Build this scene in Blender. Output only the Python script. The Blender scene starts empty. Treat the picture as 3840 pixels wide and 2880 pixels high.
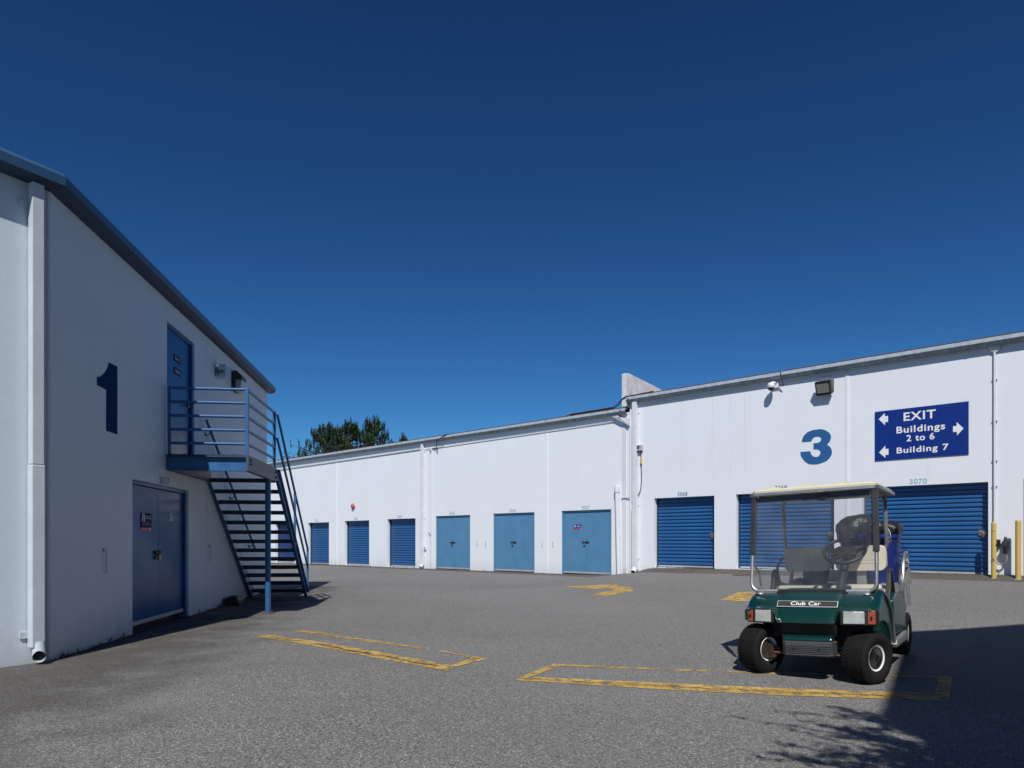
import bpy, math, random
from mathutils import Vector, Matrix, Quaternion, noise
R = math.radians
random.seed(7)
C = bpy.context.scene.collection
scene = bpy.context.scene

# ------------------------------------------------------------------ camera, sky, sun, exposure
F, CX, HY, CH = 2700.0, 1920.0, 2026.0, 1.25      # focal length and horizon in pixels of the photograph, eye height in m
cam_d = bpy.data.cameras.new('camera'); cam = bpy.data.objects.new('camera', cam_d); C.objects.link(cam)
cam.location = (0, 0, CH); cam.rotation_euler = (R(90), 0, 0)
cam_d.sensor_width = 36; cam_d.lens = F / 3840 * 36; cam_d.shift_y = (HY - 1440) / 3840
cam_d.clip_start = .05; cam_d.clip_end = 3000
scene.camera = cam
SUN_EL, SUN_TR = 50.0, 4.5                         # elevation; bearing the light travels towards, from +Y to the right
w = bpy.data.worlds.new('World'); scene.world = w; w.use_nodes = True
nt = w.node_tree; nt.nodes.clear()
sky = nt.nodes.new('ShaderNodeTexSky'); sky.sky_type = 'NISHITA'; sky.sun_disc = False
sky.sun_elevation = R(SUN_EL); sky.sun_rotation = R(180 + SUN_TR)
sky.altitude = 800; sky.air_density = 1.0; sky.dust_density = .2; sky.ozone_density = 4.0
gm = nt.nodes.new('ShaderNodeGamma'); gm.inputs[1].default_value = 1.45
tint = nt.nodes.new('ShaderNodeMixRGB'); tint.blend_type = 'MULTIPLY'; tint.inputs[0].default_value = 1
tint.inputs[2].default_value = (.275, .53, .655, 1)
bg = nt.nodes.new('ShaderNodeBackground'); bg.inputs[1].default_value = .05
wo = nt.nodes.new('ShaderNodeOutputWorld')
nt.links.new(sky.outputs[0], gm.inputs[0]); nt.links.new(gm.outputs[0], tint.inputs[1])
nt.links.new(tint.outputs[0], bg.inputs[0]); nt.links.new(bg.outputs[0], wo.inputs[0])
sl = bpy.data.lights.new('sun', 'SUN'); sl.energy = 4.75; sl.angle = R(.5); sl.color = (1, .97, .925)
sun = bpy.data.objects.new('sun', sl); C.objects.link(sun)
Ldir = Vector((math.sin(R(SUN_TR)) * math.cos(R(SUN_EL)), math.cos(R(SUN_TR)) * math.cos(R(SUN_EL)), -math.sin(R(SUN_EL))))
sun.rotation_mode = 'QUATERNION'; sun.rotation_quaternion = Ldir.to_track_quat('-Z', 'Y'); sun.location = (0, -5, 20)
scene.view_settings.view_transform = 'Standard'; scene.view_settings.look = 'None'
scene.view_settings.exposure = 0; scene.view_settings.gamma = 1; scene.view_settings.use_curve_mapping = False
try:
    scene.cycles.max_bounces = 8; scene.cycles.transparent_max_bounces = 12
except Exception: pass

# ------------------------------------------------------------------ materials
def mat(name, col, rough=.6, metal=0, coat=0, var=0, vscale=3, bump=0, bscale=40, spec=.5, col2=None, dist=.02, coatr=.05):
    m = bpy.data.materials.new(name); m.use_nodes = True; n = m.node_tree; b = n.nodes['Principled BSDF']
    b.inputs['Base Color'].default_value = (*col, 1); b.inputs['Roughness'].default_value = rough
    b.inputs['Metallic'].default_value = metal; b.inputs['Specular IOR Level'].default_value = spec
    if coat: b.inputs['Coat Weight'].default_value = coat; b.inputs['Coat Roughness'].default_value = coatr
    tc = n.nodes.new('ShaderNodeTexCoord')
    if var or col2:
        nz = n.nodes.new('ShaderNodeTexNoise'); nz.inputs['Scale'].default_value = vscale; nz.inputs['Detail'].default_value = 6; nz.inputs['Roughness'].default_value = .65
        rp = n.nodes.new('ShaderNodeValToRGB'); rp.color_ramp.elements[0].position = .35; rp.color_ramp.elements[1].position = .68
        c2 = col2 or tuple(c * (1 - var) for c in col)
        rp.color_ramp.elements[0].color = (*c2, 1); rp.color_ramp.elements[1].color = (*col, 1)
        n.links.new(tc.outputs['Object'], nz.inputs['Vector']); n.links.new(nz.outputs['Fac'], rp.inputs[0]); n.links.new(rp.outputs[0], b.inputs['Base Color'])
        mr = n.nodes.new('ShaderNodeMapRange'); mr.inputs[3].default_value = max(0, rough - .08); mr.inputs[4].default_value = min(1, rough + .12)
        n.links.new(nz.outputs['Fac'], mr.inputs[0]); n.links.new(mr.outputs[0], b.inputs['Roughness'])
    if bump:
        nb = n.nodes.new('ShaderNodeTexNoise'); nb.inputs['Scale'].default_value = bscale; nb.inputs['Detail'].default_value = 4
        bp = n.nodes.new('ShaderNodeBump'); bp.inputs['Strength'].default_value = bump; bp.inputs['Distance'].default_value = dist
        n.links.new(tc.outputs['Object'], nb.inputs['Vector']); n.links.new(nb.outputs['Fac'], bp.inputs['Height']); n.links.new(bp.outputs[0], b.inputs['Normal'])
    return m

def wall_mat(name, col, stain=.5, rust=False):
    """painted render: broad tone drift, trowel relief, run-off streaks and a soiled foot (object z = height)"""
    m = bpy.data.materials.new(name); m.use_nodes = True; n = m.node_tree; N = n.nodes; L = n.links; b = N['Principled BSDF']
    b.inputs['Roughness'].default_value = .62; b.inputs['Specular IOR Level'].default_value = .35
    tc = N.new('ShaderNodeTexCoord')
    def noise_(scale, vec=(1, 1, 1), detail=5, rough=.6):
        mp = N.new('ShaderNodeMapping'); mp.inputs['Scale'].default_value = vec; L.new(tc.outputs['Object'], mp.inputs[0])
        z = N.new('ShaderNodeTexNoise'); z.inputs['Scale'].default_value = scale; z.inputs['Detail'].default_value = detail; z.inputs['Roughness'].default_value = rough
        L.new(mp.outputs[0], z.inputs['Vector']); return z.outputs['Fac']
    def ramp(v, p0, p1, c0=0, c1=1):
        r = N.new('ShaderNodeMapRange'); r.inputs[1].default_value = p0; r.inputs[2].default_value = p1; r.inputs[3].default_value = c0; r.inputs[4].default_value = c1
        L.new(v, r.inputs[0]); return r.outputs[0]
    def mixc(f, a, c):
        x = N.new('ShaderNodeMixRGB'); 
        if isinstance(f, float): x.inputs[0].default_value = f
        else: L.new(f, x.inputs[0])
        if isinstance(a, tuple): x.inputs[1].default_value = (*a, 1)
        else: L.new(a, x.inputs[1])
        x.inputs[2].default_value = (*c, 1); return x.outputs[0]
    def mul(a, c):
        x = N.new('ShaderNodeMath'); x.operation = 'MULTIPLY'; L.new(a, x.inputs[0])
        if isinstance(c, float): x.inputs[1].default_value = c
        else: L.new(c, x.inputs[1])
        return x.outputs[0]
    c = mixc(ramp(noise_(.7), .35, .7, 0, .5), col, tuple(v * .93 for v in col))
    c = mixc(ramp(noise_(3.5, (1, 1, 1.4)), .5, .75, 0, .3), c, tuple(v * .9 for v in col))
    c = mixc(ramp(noise_(2.2, (2.4, 2.4, .12)), .62, .8, 0, .30 * stain), c, (.48, .46, .42))
    if rust: c = mixc(ramp(noise_(6, (5, 5, .1)), .70, .78, 0, .35), c, (.45, .28, .15))
    sp = N.new('ShaderNodeSeparateXYZ'); L.new(tc.outputs['Object'], sp.inputs[0])
    foot = ramp(sp.outputs[2], .02, .5, 1, 0)
    c = mixc(mul(foot, ramp(noise_(5), .35, .65, .1, .75 * stain)), c, (.30, .28, .24))
    L.new(c, b.inputs['Base Color'])
    bp = N.new('ShaderNodeBump'); bp.inputs['Strength'].default_value = .2; bp.inputs['Distance'].default_value = .01
    L.new(noise_(14, (1, 1, 1), 6, .7), bp.inputs['Height']); L.new(bp.outputs[0], b.inputs['Normal'])
    return m

def asphalt_mat(name, base, stone, dark, dirt=0.0):
    m = bpy.data.materials.new(name); m.use_nodes = True; n = m.node_tree; N = n.nodes; L = n.links; b = N['Principled BSDF']
    b.inputs['Roughness'].default_value = .86; b.inputs['Specular IOR Level'].default_value = .25
    g = N.new('ShaderNodeNewGeometry')
    def vor(scale, feat='F1'):
        v = N.new('ShaderNodeTexVoronoi'); v.inputs['Scale'].default_value = scale; v.feature = feat; L.new(g.outputs['Position'], v.inputs['Vector']); return v
    def noise_(scale, detail=5, rough=.6):
        z = N.new('ShaderNodeTexNoise'); z.inputs['Scale'].default_value = scale; z.inputs['Detail'].default_value = detail; z.inputs['Roughness'].default_value = rough
        L.new(g.outputs['Position'], z.inputs['Vector']); return z.outputs['Fac']
    def ramp(v, p0, p1, c0=0, c1=1):
        r = N.new('ShaderNodeMapRange'); r.inputs[1].default_value = p0; r.inputs[2].default_value = p1; r.inputs[3].default_value = c0; r.inputs[4].default_value = c1
        L.new(v, r.inputs[0]); return r.outputs[0]
    def mix(f, a, c, mode='MIX'):
        x = N.new('ShaderNodeMixRGB'); x.blend_type = mode
        if isinstance(f, float): x.inputs[0].default_value = f
        else: L.new(f, x.inputs[0])
        for i, v in ((1, a), (2, c)):
            if isinstance(v, tuple): x.inputs[i].default_value = (*v, 1)
            else: L.new(v, x.inputs[i])
        return x.outputs[0]
    v1 = vor(95); v2 = vor(210)
    # every stone its own tone
    sx = N.new('ShaderNodeSeparateXYZ'); L.new(v1.outputs['Color'], sx.inputs[0])
    c = mix(ramp(sx.outputs[0], .1, .95), dark, base)
    c = mix(ramp(sx.outputs[1], .82, .95, 0, .85), c, stone)
    c = mix(ramp(sx.outputs[2], .93, .97, 0, .6), c, (.30, .22, .15))
    c = mix(ramp(v1.outputs['Distance'], .45, .85, 0, .55), c, tuple(v * .35 for v in dark))
    v3 = vor(62); s3 = N.new('ShaderNodeSeparateXYZ'); L.new(v3.outputs['Color'], s3.inputs[0])
    c = mix(ramp(s3.outputs[0], .90, .94, 0, .75), c, tuple(v * .42 for v in dark))
    s2 = N.new('ShaderNodeSeparateXYZ'); L.new(v2.outputs['Color'], s2.inputs[0])
    c = mix(ramp(s2.outputs[0], .86, .95, 0, .5), c, stone)
    c = mix(ramp(noise_(.35, 4), .38, .66, 0, .28), c, tuple(v * .62 for v in base))
    c = mix(ramp(noise_(1.6, 6, .7), .5, .75, 0, .30), c, tuple(v * .7 for v in base))
    c = mix(ramp(noise_(.11, 3), .4, .62, 0, .22), c, tuple(v * 1.35 for v in base))
    # sparse oil spots and tyre-polished bands
    v4 = vor(.55); c = mix(ramp(v4.outputs['Distance'], .10, .03, 0, .22), c, tuple(v * .3 for v in base))
    wv = N.new('ShaderNodeTexNoise'); wv.inputs['Scale'].default_value = .5; wv.inputs['Detail'].default_value = 2; mpw = N.new('ShaderNodeMapping'); mpw.inputs['Rotation'].default_value = (0, 0, .75); mpw.inputs['Scale'].default_value = (.25, 2.6, 1); L.new(g.outputs['Position'], mpw.inputs[0]); L.new(mpw.outputs[0], wv.inputs['Vector'])
    c = mix(ramp(wv.outputs['Fac'], .52, .68, 0, .22), c, tuple(v * .66 for v in base))
    if dirt: c = mix(ramp(noise_(2.5, 6, .7), .35, .6, dirt * .4, dirt), c, (.085, .072, .056))
    L.new(c, b.inputs['Base Color'])
    bp = N.new('ShaderNodeBump'); bp.inputs['Strength'].default_value = .7; bp.inputs['Distance'].default_value = .005; bp.invert = True
    L.new(v1.outputs['Distance'], bp.inputs['Height'])
    bp2 = N.new('ShaderNodeBump'); bp2.inputs['Strength'].default_value = .35; bp2.inputs['Distance'].default_value = .02
    L.new(noise_(22, 5, .7), bp2.inputs['Height']); L.new(bp.outputs[0], bp2.inputs['Normal']); L.new(bp2.outputs[0], b.inputs['Normal'])
    return m

def paint_mark_mat(name, wear):
    m = bpy.data.materials.new(name); m.use_nodes = True; n = m.node_tree; N = n.nodes; L = n.links; b = N['Principled BSDF']
    b.inputs['Roughness'].default_value = .7
    g = N.new('ShaderNodeNewGeometry')
    z = N.new('ShaderNodeTexNoise'); z.inputs['Scale'].default_value = 9; z.inputs['Detail'].default_value = 9; z.inputs['Roughness'].default_value = .75
    z2 = N.new('ShaderNodeTexVoronoi'); z2.inputs['Scale'].default_value = 110
    L.new(g.outputs['Position'], z.inputs['Vector']); L.new(g.outputs['Position'], z2.inputs['Vector'])
    ad = N.new('ShaderNodeMath'); ad.operation = 'MULTIPLY_ADD'; L.new(z2.outputs['Distance'], ad.inputs[0]); ad.inputs[1].default_value = .22; L.new(z.outputs['Fac'], ad.inputs[2])
    r = N.new('ShaderNodeMapRange'); r.inputs[1].default_value = wear; r.inputs[2].default_value = wear + .035; L.new(ad.outputs[0], r.inputs[0])
    cr = N.new('ShaderNodeValToRGB'); cr.color_ramp.elements[0].color = (.40, .25, .06, 1); cr.color_ramp.elements[1].color = (.56, .37, .095, 1)
    z3 = N.new('ShaderNodeTexNoise'); z3.inputs['Scale'].default_value = 3; L.new(g.outputs['Position'], z3.inputs['Vector']); L.new(z3.outputs['Fac'], cr.inputs[0])
    cr.color_ramp.elements[0].position = .35; cr.color_ramp.elements[1].position = .65
    L.new(cr.outputs[0], b.inputs['Base Color'])
    tr = N.new('ShaderNodeBsdfTransparent'); mx = N.new('ShaderNodeMixShader')
    L.new(r.outputs[0], mx.inputs[0]); L.new(b.outputs[0], mx.inputs[1]); L.new(tr.outputs[0], mx.inputs[2])
    L.new(mx.outputs[0], N['Material Output'].inputs[0])
    bp = N.new('ShaderNodeBump'); bp.inputs['Strength'].default_value = .5; bp.inputs['Distance'].default_value = .005; bp.invert = True
    L.new(z2.outputs['Distance'], bp.inputs['Height']); L.new(bp.outputs[0], b.inputs['Normal'])
    return m

def glass_mat(name, tcol, haze, hcol=(.5, .5, .48), rough=.02):
    m = bpy.data.materials.new(name); m.use_nodes = True; n = m.node_tree; N = n.nodes; L = n.links; b = N['Principled BSDF']
    N.remove(b); out = N['Material Output']
    t = N.new('ShaderNodeBsdfTransparent'); t.inputs[0].default_value = (*tcol, 1)
    gl = N.new('ShaderNodeBsdfGlossy'); gl.inputs['Roughness'].default_value = rough; gl.inputs[0].default_value = (.9, .95, 1, 1)
    d = N.new('ShaderNodeBsdfDiffuse'); d.inputs[0].default_value = (*hcol, 1)
    tc = N.new('ShaderNodeTexCoord'); z = N.new('ShaderNodeTexNoise'); z.inputs['Scale'].default_value = 5; z.inputs['Detail'].default_value = 8; L.new(tc.outputs['Object'], z.inputs['Vector'])
    r = N.new('ShaderNodeMapRange'); r.inputs[1].default_value = .3; r.inputs[2].default_value = .75; r.inputs[3].default_value = haze * .6; r.inputs[4].default_value = haze * 1.5
    L.new(z.outputs['Fac'], r.inputs[0])
    fr = N.new('ShaderNodeFresnel'); fr.inputs[0].default_value = 1.45
    m1 = N.new('ShaderNodeMixShader'); m2 = N.new('ShaderNodeMixShader')
    L.new(r.outputs[0], m1.inputs[0]); L.new(t.outputs[0], m1.inputs[1]); L.new(d.outputs[0], m1.inputs[2])
    L.new(fr.outputs[0], m2.inputs[0]); L.new(m1.outputs[0], m2.inputs[1]); L.new(gl.outputs[0], m2.inputs[2]); L.new(m2.outputs[0], out.inputs[0])
    return m

M = {}
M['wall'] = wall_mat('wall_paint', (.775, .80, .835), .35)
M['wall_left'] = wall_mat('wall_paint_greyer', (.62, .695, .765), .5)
M['wall_hi'] = wall_mat('wall_paint_streaked', (.76, .785, .83), .6, True)
M['wall_old'] = wall_mat('wall_paint_weathered', (.66, .67, .69), 1.0)
M['fin'] = mat('parapet_paint', (.74, .75, .77), .8, var=.30, vscale=4, bump=.4, bscale=20)
M['pipe_white'] = mat('white_metal_paint', (.72, .74, .77), .4, var=.12, vscale=3)
M['pipe_left'] = mat('grey_white_metal_paint', (.56, .61, .65), .4, var=.12, vscale=3)
M['streak'] = mat('run_off_streak', (.56, .54, .50), .8, col2=(.66, .67, .69), vscale=8)
M['gutter'] = mat('pale_blue_gutter', (.47, .55, .62), .5, var=.28, vscale=6, bump=.1)
M['gutter_under'] = mat('pale_blue_gutter_darker', (.33, .40, .46), .6, col2=(.17, .20, .22), vscale=9)  # darker mottled tone for the inclined lower face
M['soffit'] = mat('navy_soffit', (.012, .036, .090), .5, var=.2, vscale=2)
M['fascia'] = mat('slate_blue_fascia', (.036, .100, .200), .42, var=.2, vscale=2)
M['rust_roof'] = mat('rusty_roof', (.15, .05, .035), .8, var=.4, vscale=5)
M['roof'] = mat('roof_sheet', (.25, .27, .29), .6, var=.2)
M['roller'] = mat('roller_blue', (.023, .122, .32), .32, var=.2, vscale=1.2, coat=.2)
M['roller_v'] = mat('roller_violet_blue', (.028, .055, .21), .4, var=.2, vscale=1.2)
M['roller_o'] = mat('roller_orange', (.75, .25, .03), .4, var=.2)
M['door_lt'] = mat('door_light_blue', (.090, .240, .415), .5, var=.12, vscale=2.5, bump=.05, bscale=6)
M['door_dk'] = mat('door_deep_blue', (.014, .088, .27), .22, spec=.2, var=.2, vscale=1.5, bump=.25, bscale=2.2, dist=.03)
M['stair'] = mat('stair_blue', (.022, .118, .30), .45, var=.2, vscale=5, coat=.2)
M['stair_fade'] = mat('beam_greyed_blue', (.055, .078, .115), .5, var=.3, vscale=6)
M['tread'] = mat('tread_dark', (.025, .05, .10), .7, var=.3, vscale=8)
M['numblue'] = mat('numeral_blue', (.02, .11, .30), .5, var=.1)
M['numdark'] = mat('numeral_navy', (.006, .032, .125), .85, var=.1, spec=.08)
M['numpale'] = mat('number_faded_blue', (.36, .49, .60), .6, var=.2, vscale=20)
M['numgrey'] = mat('number_grey_blue', (.20, .28, .40), .6, var=.25, vscale=20)
M['signblue'] = mat('sign_blue', (.004, .027, .215), .35, var=.1)
M['signwhite'] = mat('sign_white', (.8, .8, .8), .45)
M['signred'] = mat('sign_red', (.62, .02, .04), .4)
M['signmaroon'] = mat('sign_dull_violet', (.022, .012, .085), .7, spec=.1)
M['black'] = mat('black_plastic', (.012, .012, .014), .45, var=.2, vscale=8)
M['dark'] = mat('dark_recess', (.008, .008, .009), .8)  # near-black for underbody parts and for shade inside gaps and pipes
M['steel'] = mat('galvanised_steel', (.42, .43, .44), .38, metal=.8, var=.25, vscale=8)
M['alu'] = mat('aluminium', (.50, .50, .51), .42, metal=.9, var=.2, vscale=9)
M['alu_dull'] = mat('aluminium_dull', (.40, .40, .40), .48, metal=.7, var=.3, vscale=9)
M['brass'] = mat('brass_lock', (.40, .22, .07), .35, metal=.8, var=.2)
M['strip'] = mat('kick_strip', (.45, .46, .48), .5, var=.2, vscale=5)
M['rust'] = mat('rusted_iron', (.16, .07, .035), .8, col2=(.07, .04, .03), vscale=14)
M['rust_dark'] = mat('rusty_grease', (.075, .035, .02), .7, col2=(.02, .015, .012), vscale=18)
M['bollard'] = mat('bollard_yellow', (.58, .42, .095), .5, col2=(.50, .36, .10), vscale=5)
def chipped(name, col, chip, thr):
    m = mat(name, col, .5, var=.12, vscale=4); n = m.node_tree; b = n.nodes['Principled BSDF']
    src = b.inputs['Base Color'].links[0].from_socket; tc = n.nodes.new('ShaderNodeTexCoord'); z = n.nodes.new('ShaderNodeTexNoise'); z.inputs['Scale'].default_value = 11; z.inputs['Detail'].default_value = 6
    n.links.new(tc.outputs['Object'], z.inputs['Vector']); r = n.nodes.new('ShaderNodeMapRange'); r.inputs[1].default_value = thr; r.inputs[2].default_value = thr + .01; n.links.new(z.outputs['Fac'], r.inputs[0])
    x = n.nodes.new('ShaderNodeMixRGB'); x.inputs[2].default_value = (*chip, 1); n.links.new(r.outputs[0], x.inputs[0]); n.links.new(src, x.inputs[1]); n.links.new(x.outputs[0], b.inputs['Base Color']); return m
M['bollard_chip'] = chipped('bollard_yellow_chipped', (.58, .42, .095), (.12, .08, .12), .60)
M['bell'] = mat('bell_red', (.50, .10, .09), .45, var=.2)
M['lens'] = mat('lamp_lens_dull', (.22, .23, .19), .3, coat=.4)
M['lens_cream'] = mat('lamp_lens_cream', (.45, .40, .27), .35, coat=.5)
M['bronze'] = mat('lamp_housing_bronze', (.025, .022, .02), .5)
M['concrete'] = mat('concrete', (.28, .27, .25), .85, var=.3, vscale=6, bump=.5)
M['asphalt'] = asphalt_mat('asphalt', (.212, .209, .203), (.45, .44, .425), (.094, .092, .090))
M['apron'] = asphalt_mat('asphalt_apron', (.13, .122, .112), (.24, .23, .21), (.06, .056, .052), .5)
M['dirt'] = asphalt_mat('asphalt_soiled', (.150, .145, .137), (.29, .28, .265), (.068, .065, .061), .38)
M['mark'] = paint_mark_mat('yellow_road_paint', .635)
M['mark_worn'] = paint_mark_mat('yellow_road_paint_worn', .605)
M['seam'] = mat('asphalt_crack', (.035, .035, .037), .9)
M['tree'] = mat('pine_needles', (.050, .088, .018), .75, col2=(.030, .052, .014), vscale=.7)
M['tree_lt'] = mat('pine_needles_light', (.105, .145, .026), .75, col2=(.03, .06, .015), vscale=.7)
M['bark'] = mat('bark', (.10, .075, .055), .9, var=.4, vscale=6)
M['leafred'] = mat('red_leaves', (.22, .03, .025), .7)
M['leaf'] = mat('broad_leaves', (.04, .08, .02), .6)
M['litter'] = mat('leaf_litter', (.055, .04, .025), .9, var=.4, vscale=30)
# cart
M['green'] = mat('cart_green_paint', (.0015, .030, .023), .28, coat=1.0, var=.12, vscale=3, coatr=.04)
M['green_side'] = mat('cart_green_paint_dusty', (.003, .040, .034), .35, coat=.45, var=.15, vscale=2, coatr=.06)
M['cream'] = mat('cream_plastic', (.68, .61, .45), .5, var=.07, vscale=4)
M['vinyl'] = mat('cream_vinyl', (.68, .62, .50), .42, var=.08, vscale=6, bump=.05)
M['rubber'] = mat('tyre_rubber', (.010, .0095, .0095), .82, spec=.3, var=.3, vscale=12, bump=.2, bscale=60)
M['greyplastic'] = mat('grey_bumper_plastic', (.055, .056, .062), .6, var=.2, vscale=10)
M['ds_trim'] = mat('black_rubber_trim', (.022, .023, .026), .5, var=.3, vscale=12)
M['lamp'] = mat('headlamp_glass', (.46, .48, .45), .18, coat=1, var=.35, vscale=13, bump=.15, bscale=220)
M['amber'] = mat('amber_lens', (.30, .052, .005), .25, coat=.8, bump=.3, bscale=90)
M['rim'] = mat('rim_tan_white', (.55, .44, .36), .5, col2=(.30, .16, .09), vscale=10)
M['rimwhite'] = mat('rim_white', (.75, .74, .72), .4)
M['binblue'] = mat('bin_blue', (.012, .030, .20), .42, var=.25, vscale=4, bump=.08)
M['bag'] = mat('bin_liner_black', (.009, .009, .010), .42, bump=.9, bscale=9, dist=.05)
M['duct'] = mat('duct_tape', (.28, .29, .31), .35, metal=.3, bump=.8, bscale=25, dist=.02)
M['skin_tan'] = mat('tan_cloth', (.35, .25, .19), .8)
M['redplastic'] = mat('red_plastic', (.35, .02, .015), .4)
M['badge'] = mat('badge_dark', (.035, .035, .038), .4, var=.15)
M['windscreen'] = glass_mat('windscreen', (.78, .80, .80), .075)
M['clear'] = glass_mat('clear_lamp_glass', (.82, .84, .82), .22, (.45, .47, .42), .08)
M['rope'] = mat('pale_rope', (.45, .45, .48), .8, var=.4, vscale=30)

# ------------------------------------------------------------------ mesh helpers
class MB:
    def __init__(s, xf=None): s.v = []; s.f = []; s.xf = xf
    def add(s, vs, fs):
        b = len(s.v); s.v += [tuple(v) for v in vs]; s.f += [tuple(i + b for i in f) for f in fs]; return s
    def box(s, c, sz, rot=None):
        hx, hy, hz = sz[0] / 2, sz[1] / 2, sz[2] / 2
        vs = [Vector((x * hx, y * hy, z * hz)) for z in (-1, 1) for y in (-1, 1) for x in (-1, 1)]
        if rot is not None: vs = [rot @ v for v in vs]
        return s.add([v + Vector(c) for v in vs], [(0, 2, 3, 1), (4, 5, 7, 6), (0, 1, 5, 4), (2, 6, 7, 3), (0, 4, 6, 2), (1, 3, 7, 5)])
    def bx(s, x0, x1, y0, y1, z0, z1):
        return s.box(((x0 + x1) / 2, (y0 + y1) / 2, (z0 + z1) / 2), (abs(x1 - x0), abs(y1 - y0), abs(z1 - z0)))
    def tube(s, pts, r, n=10, cap=True, square=False):
        pts = [Vector(p) for p in pts]; rings = []; up = None
        for i, p in enumerate(pts):
            d = (pts[min(i + 1, len(pts) - 1)] - pts[max(i - 1, 0)]).normalized()
            if up is None:
                a = Vector((0, 0, 1)) if abs(d.z) < .9 else Vector((0, 1, 0)); up = (a - d * a.dot(d)).normalized()
            else:
                up = (up - d * up.dot(d)).normalized()
            q = d.cross(up); rr = r[i] if isinstance(r, (list, tuple)) else r; ring = []
            for k in range(n):
                t = 2 * math.pi * (k + (.5 if square else 0)) / n
                ring.append(p + (up * math.cos(t) + q * math.sin(t)) * rr)
            rings.append(ring)
        vs = [v for g in rings for v in g]; fs = []
        for i in range(len(pts) - 1):
            for k in range(n):
                a = i * n + k; b = i * n + (k + 1) % n; fs.append((a, b, b + n, a + n))
        if cap: fs.append(tuple(range(n))[::-1]); fs.append(tuple((len(pts) - 1) * n + k for k in range(n)))
        return s.add(vs, fs)
    def lathe(s, prof, n=32, axis='z', c=(0, 0, 0), close=False):
        """prof: (radius, height) points round an axis"""
        vs = []; fs = []; m = len(prof)
        for k in range(n):
            t = 2 * math.pi * k / n
            for r, h in prof:
                x, y = r * math.cos(t), r * math.sin(t)
                v = (x, y, h) if axis == 'z' else ((h, x, y) if axis == 'x' else (y, h, x))
                vs.append(Vector(v) + Vector(c))
        for k in range(n):
            for i in range(m - (0 if close else 1)):
                a = k * m + i; b = k * m + (i + 1) % m; c2 = ((k + 1) % n) * m + (i + 1) % m; d = ((k + 1) % n) * m + i
                fs.append((a, d, c2, b))
        return s.add(vs, fs)
    def prism(s, poly, h0, h1, axis='y'):
        """extrude a 2-D polygon: axis y -> poly is (x,z); axis x -> poly is (y,z); axis z -> poly is (x,y)"""
        def P(a, b, h): return (a, h, b) if axis == 'y' else ((h, a, b) if axis == 'x' else (a, b, h))
        n = len(poly); vs = [P(a, b, h0) for a, b in poly] + [P(a, b, h1) for a, b in poly]
        fs = [(i, (i + 1) % n, (i + 1) % n + n, i + n) for i in range(n)] + [tuple(range(n))[::-1], tuple(range(n, 2 * n))]
        return s.add(vs, fs)
    def loft(s, rings, closed=True, cap=True):
        n = len(rings[0]); vs = [v for g in rings for v in g]; fs = []
        for i in range(len(rings) - 1):
            for k in range(n if closed else n - 1):
                a = i * n + k; b = i * n + (k + 1) % n; fs.append((a, b, b + n, a + n))
        if cap and closed: fs.append(tuple(range(n))[::-1]); fs.append(tuple((len(rings) - 1) * n + k for k in range(n)))
        return s.add(vs, fs)
    def mesh(s, name, m, smooth=False, ang=38):
        me = bpy.data.meshes.new(name); vs = [Vector(v) for v in s.v]
        if s.xf is not None: vs = [s.xf @ v for v in vs]
        me.from_pydata([tuple(v) for v in vs], [], s.f); me.validate(); me.materials.append(M[m] if isinstance(m, str) else m)
        import bmesh
        b = bmesh.new(); b.from_mesh(me); bmesh.ops.recalc_face_normals(b, faces=b.faces); b.to_mesh(me); b.free()
        if smooth:
            me.shade_smooth(); me.set_sharp_from_angle(angle=R(ang))
        me.update(); return me
    def build(s, name, m, parent=None, smooth=False, bevel=0, label=None, kind=None, seg=2, ang=38, sub=0):
        o = bpy.data.objects.new(name, s.mesh(name, m, smooth, ang)); C.objects.link(o)
        if parent is not None: o.parent = parent
        if bevel:
            md = o.modifiers.new('bevel', 'BEVEL'); md.width = bevel; md.segments = seg; md.limit_method = 'ANGLE'; md.angle_limit = R(35)
        if sub:
            md = o.modifiers.new('sub', 'SUBSURF'); md.levels = sub; md.render_levels = sub
        if label: o['label'] = label
        if kind: o['kind'] = kind
        return o

def empty(name, loc=(0, 0, 0), rz=0, label=None, cat=None, group=None):
    o = bpy.data.objects.new(name, None); C.objects.link(o); o.location = loc; o.rotation_euler = (0, 0, rz); o.empty_display_size = .2
    if label: o['label'] = label
    if cat: o['category'] = cat
    if group: o['group'] = group
    return o
def tag(o, label, cat, group=None):
    o['label'] = label; o['category'] = cat
    if group: o['group'] = group
    return o
def struct(o): o['kind'] = 'structure'; return o

def text_mb(mb, txt, x0, x1, z0, z1, y, bold=0.0, depth=.003, spacing=1.0):
    """lettering fitted into the box x0..x1, z0..z1, standing proud at y (y axis into the wall)"""
    cu = bpy.data.curves.new('lettering', 'FONT'); cu.body = txt; cu.offset = bold; cu.resolution_u = 4; cu.space_character = spacing
    t = bpy.data.objects.new('lettering', cu); C.objects.link(t)
    dg = bpy.context.evaluated_depsgraph_get(); me = bpy.data.meshes.new_from_object(t.evaluated_get(dg))
    vs = [v.co.copy() for v in me.vertices]; xs = [v.x for v in vs]; ys = [v.y for v in vs]
    mx, Mx, my, My = min(xs), max(xs), min(ys), max(ys)
    out = [(x0 + (v.x - mx) / (Mx - mx) * (x1 - x0), y, z0 + (v.y - my) / (My - my) * (z1 - z0)) for v in vs]
    mb.add(out, [tuple(p.vertices) for p in me.polygons])
    bpy.data.objects.remove(t); bpy.data.curves.remove(cu); bpy.data.meshes.remove(me)
    return mb

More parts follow.
